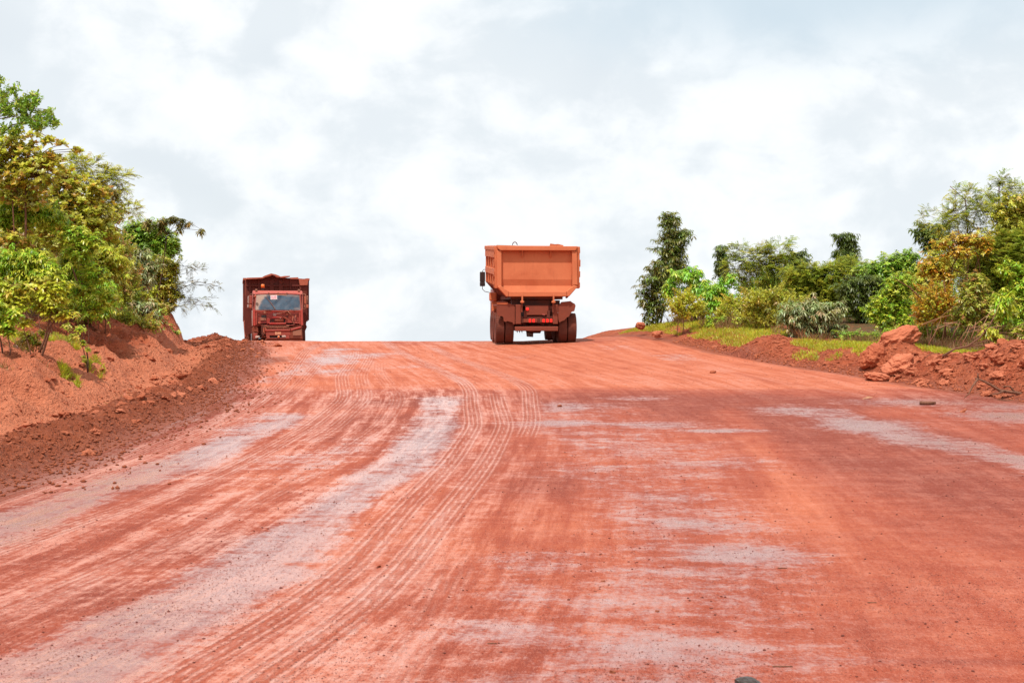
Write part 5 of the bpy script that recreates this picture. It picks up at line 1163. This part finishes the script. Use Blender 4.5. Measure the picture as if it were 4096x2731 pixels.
P('shrub', 'pinkish yellow shrub rising from dry red grass below the bright fresh-green shrub', 'shrub', (2725, 1320), 57, [(2740, 1190, 52, 32), (2715, 1223, 48, 34), (2745, 1245, 45, 30), (2790, 1215, 30, 20)], 'small', 'yellow', 13, 1.5, None, MAT_DUSTBARK, .03, 4)
P('tree', 'slim pale column of hanging leaves, second column from the left on the right bank', 'tree', (2890, 1300), 66, [(2883, 992, 26, 16), (2883, 1020, 28, 18), (2889, 1048, 28, 18), (2893, 1075, 30, 20), (2900, 1105, 32, 22)], 'droop', 'dark', 15, 2.5, None, MAT_BARK, .06)
P('tree', 'open feathery tree with lacy outline behind the slim pale column', 'tree', (3040, 1300), 63, [(2989, 1032, 60, 42), (3051, 1057, 80, 50), (3113, 1007, 50, 30), (3155, 970, 36, 10), (2947, 1082, 40, 34), (3030, 1103, 72, 36), (2960, 990, 30, 8), (3090, 1090, 60, 40)], 'pinnate', 'feather', 12, .62, None, MAT_BARK, .05, 3)
P('tree', 'dark rounded tree of drooping leaves right of the open feathery tree', 'tree', (3180, 1300), 64, [(3188, 1026, 36, 24), (3185, 1050, 42, 30), (3167, 1085, 48, 38), (3200, 1110, 45, 30)], 'droop', 'dark', 15, 2.2, None, MAT_BARK, .06)
P('tree', 'wide feathery olive bush spreading low behind the dark rounded tree', 'tree', (3260, 1300), 60, [(3238, 1118, 80, 50), (3279, 1165, 95, 50), (3338, 1107, 90, 42), (3407, 1084, 60, 34), (3200, 1180, 60, 40), (3310, 1210, 90, 40)], 'pinnate', 'feather', 12, 1.7, None, MAT_BARK, .06, 4)
P('tree', 'dark green column of large leaves standing alone above the low feathery bush', 'tree', (3385, 1300), 64, [(3384, 940, 38, 14), (3384, 962, 40, 20), (3390, 990, 40, 22), (3361, 1012, 34, 18), (3405, 1018, 28, 24), (3380, 1045, 40, 26)], 'droop', 'dark', 16, 2.4, None, MAT_BARK, .06)
P('tree', 'mid-green leafy tree with uneven top left of the rust-coloured shrub', 'tree', (3560, 1320), 58, [(3590, 1050, 70, 36), (3636, 1024, 42, 24), (3521, 1093, 52, 40), (3567, 1139, 70, 46), (3475, 1075, 50, 30), (3640, 1080, 60, 40), (3650, 1140, 60, 50)], 'broad', 'green', 13, 2.0, None, MAT_BARK, .07, 3)
P('shrub', 'dark green hollow-looking bush in the middle of the right thicket', 'shrub', (3450, 1340), 57, [(3475, 1139, 60, 46), (3430, 1200, 72, 46), (3470, 1254, 62, 46), (3521, 1300, 52, 36), (3540, 1220, 60, 50), (3400, 1150, 50, 40)], 'droop', 'dark', 15, 2.0, None, MAT_BARK, .04, 4)
P('shrub', 'lime-green shrub lit in front of the dark hollow bush', 'shrub', (3560, 1360), 52, [(3544, 1205, 58, 44), (3606, 1121, 52, 26), (3580, 1160, 50, 34), (3500, 1245, 44, 32), (3600, 1230, 50, 50), (3540, 1280, 50, 40), (3620, 1290, 45, 40)], 'broad', 'bright', 11, 1.7, None, MAT_DUSTBARK, .03, 5)
P('shrub', 'grey-green shrub with dusty hanging leaves beside the grass strip', 'shrub', (3250, 1370), 52, [(3196, 1262, 82, 48), (3269, 1250, 80, 46), (3347, 1231, 30, 24), (3238, 1305, 76, 36), (3196, 1330, 52, 22), (3338, 1318, 46, 26), (3290, 1340, 50, 24)], 'droop', 'grey', 20, 2.1, None, MAT_DUSTBARK, .035, 5)
P('shrub', 'dense yellow-green shrub over brown sticks right of the dry grass', 'shrub', (3060, 1340), 55, [(3030, 1194, 66, 38), (3093, 1173, 48, 30), (3010, 1235, 52, 38), (3155, 1215, 62, 42), (3051, 1265, 62, 40), (3110, 1260, 60, 40)], 'small', 'olive', 13, 1.7, None, MAT_DUSTBARK, .03, 5)
P('shrub', 'thin straw-coloured shrub in the dry grass between two greener bushes', 'shrub', (2930, 1320), 57, [(2927, 1210, 46, 34), (2890, 1245, 36, 26), (2975, 1230, 36, 30)], 'small', 'yellow', 12, 1.0, None, MAT_DUSTBARK, .02, 4)
P('shrub', 'small leafy bush at the verge, leftmost of the three low ones by the dry grass', 'shrub', (2846, 1330), 57, [(2844, 1290, 24, 30), (2850, 1315, 22, 14)], 'broad', 'bright', 12, 2.0, None, MAT_DUSTBARK, .014, 3)
P('shrub', 'small leafy bush at the verge, middle of the three low ones by the dry grass', 'shrub', (2890, 1330), 56.5, [(2889, 1295, 20, 30), (2895, 1318, 26, 14)], 'broad', 'green', 12, 2.0, None, MAT_DUSTBARK, .014, 3)
P('shrub', 'small leafy bush at the verge, rightmost of the three low ones by the dry grass', 'shrub', (2965, 1330), 56, [(2964, 1288, 32, 30), (2975, 1318, 36, 16)], 'broad', 'olive', 12, 2.0, None, MAT_DUSTBARK, .014, 3)
P('sapling', 'brown-leaved little plant on the verge beside the red earth heap', 'sapling', (3115, 1378), 50.5, [(3112, 1345, 20, 14), (3118, 1365, 24, 10)], 'broad', 'rust', 15, 1.6, None, MAT_DUSTBARK, .012, 3)
P('tree', 'dark large-leaved tree showing above and behind the rust-coloured shrub', 'tree', (3740, 1320), 56, [(3728, 908, 50, 20), (3737, 935, 56, 26), (3745, 965, 48, 26), (3728, 990, 40, 22), (3690, 930, 24, 10), (3668, 948, 12, 14)], 'droop', 'dark', 20, 2.2, None, MAT_BARK, .07)
P('tree', 'sparse lacy tree with straight pale stem rising over the rust-coloured shrub', 'tree', (3880, 1340), 47, [(3866, 790, 50, 36), (3822, 762, 28, 14), (3843, 864, 100, 36), (3774, 877, 50, 20), (3935, 831, 50, 30), (3905, 915, 60, 36), (3780, 905, 60, 26), (3880, 830, 60, 20)], 'pinnate', 'feather', 12, .42, None, MAT_DUSTBARK, .05, 1, extra_stems=[([(3880, 1360, 0), (3868, 1150, 0), (3872, 950, 0), (3862, 800, 0), (3800, 745, 0)], .035)])
P('tree', 'sparse lacy tree with the highest wisps at the far right', 'tree', (4000, 1340), 47.5, [(3999, 718, 26, 24), (4003, 770, 55, 24), (4045, 750, 30, 14), (4070, 775, 30, 14), (3940, 770, 20, 16), (3985, 820, 40, 24), (4110, 760, 40, 30)], 'pinnate', 'feather', 12, .5, None, MAT_DUSTBARK, .05, 1, extra_stems=[([(4000, 1360, 0), (3994, 1050, 0), (3992, 850, 0), (4000, 720, 0)], .032)])
P('tree', 'dense olive tree leaning in at the right edge under the highest wisps', 'tree', (4080, 1340), 46, [(4050, 804, 50, 34), (4017, 842, 50, 32), (4075, 864, 48, 44), (4120, 820, 50, 50), (4000, 880, 40, 30), (4140, 900, 60, 60), (4060, 920, 60, 40)], 'broad', 'olive', 15, 2.0, None, MAT_BARK, .08, 2)
P('shrub', 'rust and orange leaved climber draped over bare arching stems', 'shrub', (3800, 1360), 45, [(3834, 965, 62, 26), (3889, 955, 60, 26), (3780, 978, 42, 18), (3742, 1056, 62, 42), (3774, 1093, 56, 34), (3940, 978, 40, 30), (3700, 1080, 30, 24), (3840, 1010, 60, 20)], 'broad', 'rust', 13, 1.5, None, MAT_DUSTBARK, .04, 3,
  extra_stems=[([(3790, 1150, 0), (3800, 1080, 0), (3830, 1030, 0), (3880, 1000, 0), (3905, 1010, 0), (3918, 1060, 0), (3924, 1130, 0)], .032), ([(3860, 1010, 0), (3920, 990, 0), (3950, 1030, 0), (3940, 1050, 0)], .014), ([(3865, 1000, 0), (3900, 985, 0), (3945, 1005, 0), (4010, 1030, 0)], .012)])
P('shrub', 'yellow-brown shrub with reddish stems under the rust-coloured climber', 'shrub', (3740, 1370), 44, [(3751, 1158, 62, 28), (3728, 1208, 72, 38), (3696, 1254, 52, 38), (3790, 1200, 50, 40), (3760, 1260, 60, 40)], 'small', 'rust', 14, 1.2, None, MAT_DUSTBARK, .035, 6, extra_stems=[([(3720, 1230, 0), (3640, 1150, 0), (3580, 1115, 0), (3582, 1102, 0)], .02), ([(3780, 1350, 0), (3785, 1200, 0), (3775, 1120, 0)], .03)])
P('shrub', 'tall olive feathery shrub mass at the right edge behind the fallen branches', 'shrub', (3980, 1360), 45.5, [(3980, 1047, 80, 66), (4049, 1001, 60, 66), (3935, 1116, 70, 56), (4060, 1100, 60, 70), (4120, 1040, 60, 100), (3920, 1190, 60, 50)], 'pinnate', 'feather', 13, 1.6, None, MAT_DUSTBARK, .05, 5)
P('shrub', 'bright green leafy shrub against the right edge', 'shrub', (4080, 1360), 44.5, [(4070, 1139, 45, 60), (4090, 1200, 50, 60), (4040, 1080, 50, 40), (4120, 1120, 50, 80), (4060, 1290, 60, 50)], 'broad', 'bright', 13, 1.6, None, MAT_DUSTBARK, .04, 4)
P('shrub', 'green bush behind the tangle of dead twigs on the right', 'shrub', (3920, 1370), 44, [(3980, 1231, 80, 50), (3880, 1200, 60, 50), (3860, 1270, 60, 40), (3960, 1300, 60, 36), (4080, 1330, 60, 34), (3900, 1130, 50, 40)], 'broad', 'mixed', 13, 1.5, None, MAT_DUSTBARK, .03, 5)
P('sapling', 'sapling with large pale green whorled leaves in front of the right edge thicket', 'sapling', (4010, 1390), 42, [(4008, 1190, 36, 24), (4013, 1225, 38, 26), (4020, 1260, 28, 18)], 'droop', 'bright', 25, 1.8, None, MAT_BARK, .02)
P('shrub', 'low broad-leaved shrub drooping over the rubble heap top', 'shrub', (3975, 1400), 41.5, [(3960, 1330, 40, 18), (4000, 1350, 34, 16), (3930, 1310, 26, 14)], 'droop', 'yellow', 22, 1.5, None, MAT_DUSTBARK, .015, 3)

# ------------------------------------------------------------------ grass (uncountable)
def grass(name, pts, h, wd, pal, spread=1, lean=.35):
    n = len(pts); p = np.array(pts); d = norm(np.stack([lean * RNG.normal(size=n), lean * RNG.normal(size=n), np.ones(n)], 1))
    lv = Leaves(); hh = h * RNG.uniform(.35, 1.35, n) * (.5 + fbm(p[:, 0] * 2.5, p[:, 1] * 2, 2, 301))
    lv.add(p, d, rdir(n), hh, np.full(n, wd), np.clip(pick_col(pal, n, .2) * (.55 + .8 * fbm(p[:, 0] * 1.8, p[:, 1] * 1.4, 3, 303))[:, None] * np.where(RNG.uniform(size=(n, 1)) < .12, np.array([[1.1, .55, 1.2]]), 1), 0, .8), .25, 'small')
    o = lv.build(name, None, (0, 0, 0)); tag(o, kind='stuff'); return o
PAL['grass'] = [(.55, .66, .04), (.66, .70, .07), (.44, .60, .04), (.70, .60, .12)]
PAL['drygrass'] = [(.40, .19, .10), (.30, .13, .07), (.47, .27, .15), (.33, .22, .08)]
def scatter(n, xf, yf, seed, thr=.45, fr=(1.2, .9)):
    X = xf(RNG.uniform(0, 1, n)); Y_ = yf(RNG.uniform(0, 1, n)); return X, Y_
def sc_right(n, y0, y1, r0, r1, seed, thr, f1=1.1):
    Y_ = RNG.uniform(y0, y1, n); r_ = RNG.uniform(r0, r1, n); X = XR(Y_) + r_
    k = fbm(X * f1, Y_ * f1 * .8, 3, seed) > thr; X, Y_ = X[k], Y_[k]
    return np.stack([X, Y_, ground_parts(X, Y_)[0] - .01], 1)
def tag_st(o, label, cat): return tag(o, label, cat)
g1 = grass('grass', np.concatenate([sc_right(26000, 51.5, 66, .7, 3.4, 5, .34), sc_right(20000, 43.2, 49.6, 1.3, 4.2, 6, .40), sc_right(9000, 40.5, 43.6, 2.0, 4.0, 8, .47), sc_right(1600, 45, 48, .6, 1.3, 9, .58)]), .18, .016, 'grass')
tag(g1, 'short bright green grass along the top of the right verge', 'grass')
def sc_left(n, cu, cv, ru, rv, Y0, dY, dens_seed, thr=.4):
    u = RNG.uniform(-1, 1, n); q = RNG.uniform(-1, 1, n); k = u * u + q * q < 1; u, q = u[k], q[k]
    x0 = (cu - 2048) * Y0 / F; X = x0 + u * ru; Y_ = Y0 + q * dY + u * rv
    k = fbm(X * 3.5, Y_ * 2.5, 2, dens_seed) > thr + .1; X, Y_ = X[k], Y_[k]
    return np.stack([X, Y_, ground_parts(X, Y_)[0] - .01], 1)
g2 = grass('grass', np.concatenate([sc_left(9000, 225, 0, .8, -.9, 40.8, .8, 15, .3), sc_left(6000, 150, 0, .6, -.6, 38.4, .6, 25, .3), sc_left(4500, 235, 0, .75, -.8, 38.6, .3, 16, .35), sc_left(3500, 380, 0, .35, -.3, 37.2, .6, 17, .25), sc_left(3000, 275, 0, .3, -.3, 35.4, .35, 18, .2), sc_left(4000, 60, 0, .5, -.4, 37.2, .8, 19, .4), sc_left(6000, 465, 0, 1.0, -.6, 51.5, 1.0, 20, .3)]), .19, .014, 'grass')
tag(g2, 'patches of bright grass on the red slope at the left', 'grass')
g3 = grass('dry_grass', np.concatenate([sc_right(9000, 55, 64, 1.6, 4.2, 25, .5), sc_right(5000, 48, 54, 2.6, 5, 26, .5), sc_right(5000, 41, 46, 3.0, 5, 27, .45)]), .48, .012, 'drygrass', lean=.25)
tag(g3, 'tall dry reddish grass between the bushes on the right', 'dry grass')
pts_ = []
for (u_, v_, yy) in ((15, 1560, 33), (20, 1575, 33), (240, 1420, 38), (90, 1440, 35), (60, 1460, 35), (170, 1500, 34.5), (455, 1640, 34), (500, 1630, 34)):
    x_ = (u_ - 2048) * yy / F
    for k in range(26): xx = x_ + random.gauss(0, .07); yy2 = yy + random.gauss(0, .1); pts_.append((xx, yy2, G(xx, yy2)))
g4 = grass('dry_grass', pts_, .3, .012, 'drygrass', lean=.5); tag(g4, 'scattered dry tufts on the eroded left slope', 'dry grass')

# ------------------------------------------------------------------ rocks, clods, pebbles
import bmesh
def rock_mesh(name, sub, seed, rough=.35, flat=.7, mat=None):
    bm = bmesh.new(); bmesh.ops.create_icosphere(bm, subdivisions=sub, radius=.5)
    off = Vector((seed * 3.1, seed * 1.7, seed * .9))
    for v in bm.verts:
        d = v.co.normalized(); n1 = mnoise.noise(d * 1.3 + off); n2 = mnoise.noise(d * 3.2 + off * 2); n3 = mnoise.noise(d * 8 + off) if sub > 2 else 0
        c = mnoise.cell(d * 1.6 + off) - .5
        v.co = d * .5 * (1 + rough * n1 * 1.4 + rough * .6 * n2 + .16 * n3 * rough * 2 + .05 * c * rough)
        v.co.z *= flat
    me = bpy.data.meshes.new(name); bm.to_mesh(me); bm.free(); me.materials.append(mat or MAT_ROCK); return me
def rock(name, me, loc_, sc, rot=None, **tg):
    o = bpy.data.objects.new(name, me); C.objects.link(o); o.location = loc_; o.scale = sc
    o.rotation_euler = rot or (random.uniform(-.5, .5), random.uniform(-.5, .5), random.uniform(0, 6.28)); tag(o, **tg); return o
def boulder(label, u, v, Y, w, d, h, seed, rot=(0, 0, 0), rough=.5, dz=0):
    x, _, z = W(u, v, Y); me = rock_mesh('boulder', 5, seed, rough * .48, .85)
    return rock('boulder', me, (x, Y, z + dz), (w, d, h * 1.25), rot, label=label, cat='boulder')
s_ = 1 / F
boulder('large tilted red boulder perched on top of the rubble beside the grass', 3592, 1352, 43.4, 1.20, 1.0, .56, 3, (0, -.38, .2))
boulder('long slanting slab of red earth leaning up to the perched boulder', 3500, 1440, 42.9, .75, .9, .85, 6, (0, -.75, .1))
boulder('big dark-sided red boulder at the foot of the rubble', 3600, 1462, 41.6, .92, .9, .55, 9, (0, -.42, .3))
boulder('low craggy red boulder at the road edge, left foot of the rubble', 3508, 1508, 41.2, .70, .6, .25, 12, (0, .15, .1))
boulder('blocky red stone wedged right of the dark-sided boulder', 3640, 1495, 41.0, .34, .34, .2, 15, (0, .1, .4))
boulder('rounded red stone against the right side of the blocky one', 3680, 1505, 40.8, .30, .3, .22, 17)
boulder('big red clay lump half behind the fallen branch at the right edge', 4035, 1560, 37.2, .62, .55, .36, 19, (0, .1, 0))
boulder('flat-topped boulder at the far end of the right verge near the tall column tree', 2563, 1302, 61, .40, .45, .28, 21, (0, .05, 0))
boulder('dark reddish boulder lying in the verge grass at the far right bend', 2630, 1338, 57.5, .42, .4, .27, 23, (0, -.1, 0))
boulder('red lump on the roadside edge left of the grass-covered heap', 3228, 1457, 46.2, .16, .16, .10, 25)
# flat slab on the rubble
x, _, z = W(3962, 1502, 38.6)
b = MB(); b.prism([(-.24, -.09), (-.05, .02), (.20, .14), (.14, .0), (.02, -.1)], -.03, .03, 'y'); sl = b.build('stone_slab', MAT_ROCK, None, bevel=.01)
sl.location = (x, 38.2, z + .02); sl.rotation_euler = (math.radians(-25), 0, .2); tag(sl, 'thin pale flat slab sticking out of the rubble heap', 'stone slab')
RV = [rock_mesh('clod', 3, 40 + i, .55, random.uniform(.55, .85)) for i in range(8)]
RS = [rock_mesh('clod', 2, 60 + i, .5, random.uniform(.5, .8)) for i in range(6)]
def place_rocks(n, fn, smin, smax, name, label, cat, group, meshes=RV, powr=2.2, sink=.22):
    for i in range(n):
        x_, y_ = fn(); s1 = smin + (smax - smin) * random.random() ** powr
        rock(name, random.choice(meshes), (x_, y_, G(x_, y_) + s1 * (.28 - sink)), (s1 * random.uniform(.8, 1.35), s1 * random.uniform(.8, 1.2), s1 * random.uniform(.6, 1.0)), label=label, cat=cat, group=group)
def f_rub():
    while True:
        y_ = random.uniform(34.5, 42.3); r_ = abs(random.gauss(.9, .65)); x_ = XR(y_) + r_
        if r_ < 2.8: return float(x_), y_
place_rocks(270, f_rub, .06, .30, 'clod', 'red clay clod in the rubble heap at the right road edge', 'clod', 'clods in the rubble heap')
def f_verge():
    y_ = random.uniform(42.5, 56); return float(XR(y_) + abs(random.gauss(.45, .3))), y_
place_rocks(90, f_verge, .05, .17, 'stone', 'small red stone at the foot of the right verge', 'stone', 'stones along the right verge')
def f_chan():
    y_ = random.uniform(30, 66); return float(XL(y_) - S0(y_) + random.gauss(.9, .6)), y_
place_rocks(90, f_chan, .07, .26, 'stone', 'pale red stone in the eroded channel beside the left bank', 'stone', 'stones in the left channel')
def f_berm():
    y_ = random.uniform(22, 45); return float(XL(y_) - abs(random.gauss(1.5, .7))), y_
place_rocks(150, f_berm, .06, .27, 'mud_clod', 'dark red mud clod on the ridge along the left road edge', 'clod', 'clods on the left mud ridge', sink=.26)
def f_berm2():
    y_ = random.uniform(50, 67); return float(XL(y_) - random.gauss(.5, .8)), y_
place_rocks(110, f_berm2, .05, .26, 'clod', 'orange clod in the low heap beside the parked red truck', 'clod', 'clods beside the parked truck')
def f_slope():
    y_ = random.uniform(32, 58); return float(XL(y_) - S0(y_) - random.uniform(.2, 2.6)), y_
place_rocks(110, f_slope, .05, .2, 'stone', 'red stone lodged in the left earth slope', 'stone', 'stones in the left slope')
# fine rubble and gravel: joined, uncountable
def gravel(name, XYs, smin, smax, mat, label, pw=3.2, half=False):
    base = np.array([(1, 0, 0), (0, 1, 0), (-1, 0, 0), (0, -1, 0), (0, 0, 1), (0, 0, -1)], float)
    Fq = np.array([(0, 1, 4), (1, 2, 4), (2, 3, 4), (3, 0, 4), (1, 0, 5), (2, 1, 5), (3, 2, 5), (0, 3, 5)])
    if half: Fq = Fq[:4]
    nf_ = len(Fq); n = len(XYs); X, Y_ = XYs[:, 0], XYs[:, 1]; Z = ground_parts(X, Y_)[0]
    s = smin + (smax - smin) * RNG.uniform(0, 1, n) ** pw
    A = base[None] * RNG.uniform(.6, 1.25, (n, 6, 1)); th_ = RNG.uniform(0, 6.28, n); c_, s__ = np.cos(th_)[:, None], np.sin(th_)[:, None]
    V = np.stack([A[..., 0] * c_ - A[..., 1] * s__, A[..., 0] * s__ + A[..., 1] * c_, A[..., 2] * .65], -1) * s[:, None, None] * .5
    V = V + np.stack([X, Y_, Z + s * .15], -1)[:, None, :]
    Fi = (np.arange(n) * 6)[:, None, None] + Fq[None]
    o = mesh_np(name, V.reshape(-1, 3), Fi.ravel(), np.full(n * nf_, 3), mat, None, False); tag(o, label, name, kind='stuff'); return o
n = 150000; yy = 8.8 + 28 * RNG.uniform(0, 1, n) ** 1.35; xx = np.maximum(XL(yy) + .2, -.38 * yy) + (np.minimum(XR(yy), .38 * yy) - np.maximum(XL(yy) + .2, -.38 * yy)) * RNG.uniform(0, 1, n)
wg = np.zeros(n)
for (x_, y_, rx_, ry_, a_) in WETS: wg = np.maximum(wg, a_ * np.exp(-((xx - x_) / rx_) ** 2 - ((yy - y_) / ry_) ** 2))
wg = np.maximum(wg, .9 * np.exp(-((xx - np.interp(yy, [9, 13, 17, 21, 26, 35], [-3.4, -2.6, -2.35, -2.05, -1.6, -1.65])) / .5) ** 2))
k = fbm(xx * .9, yy * .5, 4, 107) + .22 * (fbm(xx * 3, yy * 2, 2, 108) - .5) + .16 * wg > RNG.uniform(.38, .86, n)
gravel('gravel', np.stack([xx, yy], 1)[k],   .006, .018, MAT_PEBBLE, 'fine dark grit strewn over the near road surface', 3.4, True)
n = 15000; yy = 9 + 51 * RNG.uniform(0, 1, n) ** 1.25; xx = XL(yy) + (XR(yy) - XL(yy)) * RNG.uniform(0, 1, n)
k = fbm(xx * .6, yy * .3, 3, 101) + .25 * sst(xx, -1, 3) > .48
gravel('gravel', np.stack([xx, yy], 1)[k], .006, .034, MAT_PEBBLE, 'small dark pebbles scattered over the red road')
yy = RNG.uniform(34, 56, 6500); xx = XR(yy) + np.abs(RNG.normal(.7, .7, 6500))
gravel('rubble', np.stack([xx, yy], 1), .02, .11, MAT_ROCK, 'fine crumbled earth over the right bank')
yy = RNG.uniform(20, 66, 15000); xx = XL(yy) - RNG.normal(.9, .9, 15000) * (1 - .3 * sst(yy, 40, 50))
gravel('mud_crumbs', np.stack([xx, yy], 1), .02, .10, mat_plain('dark_mud', (.23, .062, .028), .9, .2), 'crumbs of dark mud along the left road edge')
yy = RNG.uniform(30, 66, 6000); xx = XL(yy) - S0(yy) - RNG.uniform(-.6, 3.2, 6000)
gravel('rubble', np.stack([xx, yy], 1), .02, .10, MAT_ROCK, 'loose stones on the left earth slope')
# single stones on the road that stand out
for (u_, v_, w_, lb) in ((1515, 2267, .035, 'brown pebble on the tyre tracks in the left foreground'), (2628, 2445, .03, 'dark pebble right of centre in the foreground'), (3178, 1898, .045, 'dark pebble on the right half of the road'), (2240, 1623, .10, 'dark clod on the road beyond the shiny patch below the driving truck'), (2412, 2327, .03, 'pebble beside a small dry leaf near the middle foreground'), (2450, 2690, .035, 'dark stone at the bottom of the picture centre'), (2850, 1492, .16, 'lone red stone on the road towards the right verge'), (3850, 1648, .12, 'black lump on the wet ground by the right edge')):
    yq = np.arange(9, 70, .05); vq = 1365.5 - F * ZR(yq) / yq; yy_ = float(np.interp(-v_, -vq, yq)); x_ = (u_ - 2048) * yy_ / F
    rock('pebble', random.choice(RS), (x_, yy_, G(x_, yy_) + w_ * .15), (w_ * 1.4, w_ * 1.2, w_), label=lb, cat='pebble').data.materials[0]
x_, y_, z_ = W(2998, 2708, 9.85)  # stone shape standing in for an unidentified dark object near the lens
rock('near_lens_shape', rock_mesh('near_lens_shape', 4, 77, .12, .8, mat_plain('near_lens_brown', (.035, .022, .016), .35, .5, .4, 6, .1)), (x_, y_, z_ - .055), (.2, .2, .14), (0, .2, 0), label='dark object near the lens, built as a stone, at bottom edge right of centre', cat='stone')
# ------------------------------------------------------------------ fallen branches and sticks
def branch(name, label, lines, Y, r, mat=MAT_DUSTBARK, cat='branch'):
    P0 = np.array(W(lines[0][0][0], lines[0][0][1], Y)); root = None; b = MB()
    for ln in lines:
        pts = [np.array(W(p[0], p[1], Y + (p[2] if len(p) > 2 else 0))) - P0 for p in ln]
        b.tube(pts, [r * (1 - .65 * i / (len(pts) - 1)) * (1 if ln is lines[0] else .6) for i in range(len(pts))], 6)
    o = b.build(name, mat, None, True); o.location = P0; tag(o, label, cat); return o
branch('fallen_branch', 'forked fallen branch lying over the rubble at the right edge', [[(4130, 1585), (4060, 1570), (4000, 1562), (3958, 1536), (3930, 1522), (3900, 1512)], [(3912, 1515, -.1), (3890, 1545, -.2), (3875, 1575, -.3), (3858, 1590, -.4)], [(4020, 1563), (3990, 1574, -.2), (3960, 1578, -.3)], [(4110, 1580), (4080, 1595, -.2), (4040, 1602, -.3), (3990, 1598, -.4)], [(3912, 1514), (3911, 1492)], [(4060, 1570), (4040, 1545), (4005, 1545)]], 35.7, .05, MAT_DUSTBARK)
branch('fallen_branch', 'long bare branch slanting up out of the brush onto the heap', [[(3770, 1425), (3820, 1395), (3870, 1385), (3920, 1350), (3960, 1300), (3980, 1258)], [(3860, 1386), (3920, 1382), (3965, 1376), (4010, 1400)], [(3870, 1385), (3950, 1360), (3975, 1372)], [(3940, 1330), (3930, 1300)]], 40.5, .035)
branch('fallen_branch', 'thin curved dead twig on the crest of the rubble heap', [[(3700, 1430), (3725, 1415), (3770, 1408)]], 40.2, .012)
branch('fallen_branch', 'horizontal dead branch poking in above the forked fallen one', [[(4120, 1517), (4050, 1515), (4005, 1513)]], 36.9, .02, MAT_BARK)
for i in range(26):
    u0 = random.uniform(3660, 4110); v0 = random.uniform(1290, 1395); a = random.uniform(-.2, 1.3); Ln = random.uniform(50, 140)
    branch('dead_twig', 'bare reddish stick in the tangle of dead brush at the right', [[(u0, v0), (u0 + Ln * .5 * math.cos(a) + 6, v0 - Ln * .5 * math.sin(a) - 5), (u0 + Ln * math.cos(a), v0 - Ln * math.sin(a))]], random.uniform(40.8, 43), random.uniform(.007, .016), MAT_DRY, 'stick')['group'] = 'dead sticks in the brush'
for (ua, va, ub, vb, Y_, lb, r_) in ((593, 1409, 645, 1481, 48.5, 'charred log leaning down the cut into the left channel', .06), (3679, 1612, 3742, 1612, 34.4, 'short bark-covered stick lying at the right road edge', .045), (1950, 2550, 1988, 2542, 11.2, 'thin twig lying on the road in the foreground', .004), (3090, 2640, 3170, 2634, 10.5, 'pale twig lying on the road at the lower right', .005), (3110, 2264, 3148, 2262, 14.6, 'dark splinter lying on the right half of the road', .005), (3470, 2393, 3506, 2385, 12.9, 'bent twig lying low on the right half of the road', .005)):
    pa = W(ua, va, Y_); pb = W(ub, vb, Y_)
    if Y_ < 36: pa = (pa[0], Y_, G(pa[0], Y_) + r_); pb = (pb[0], Y_, G(pb[0], Y_) + r_)
    b = MB(); m_ = tuple((p + q) / 2 + random.uniform(-r_, r_) * .5 for p, q in zip(pa, pb)); b.tube([pa, m_, pb], [r_, r_ * 1.05, r_ * .7], 7); o = b.build('stick', MAT_DUSTBARK, None, True); tag(o, lb, 'stick')
x, _, z = W(3470, 1580, 35.8)
b = MB(); b.add([(-.14, 0, .0), (-.02, -.05, .02), (.14, 0, .05), (.02, .05, .07), (0, 0, .03)], [(0, 1, 4), (1, 2, 4), (2, 3, 4), (3, 0, 4)]); o = b.build('dead_leaf', MAT_DRY); o.location = (x, 35.8, G(x, 35.8)); tag(o, 'curled orange dead leaf lying on the road before the rubble', 'leaf')
print('objects', len(bpy.data.objects), 'tris~', sum(sum(len(p.vertices) - 2 for p in me.polygons) * 1 for me in bpy.data.meshes if len(me.polygons) < 5000) )
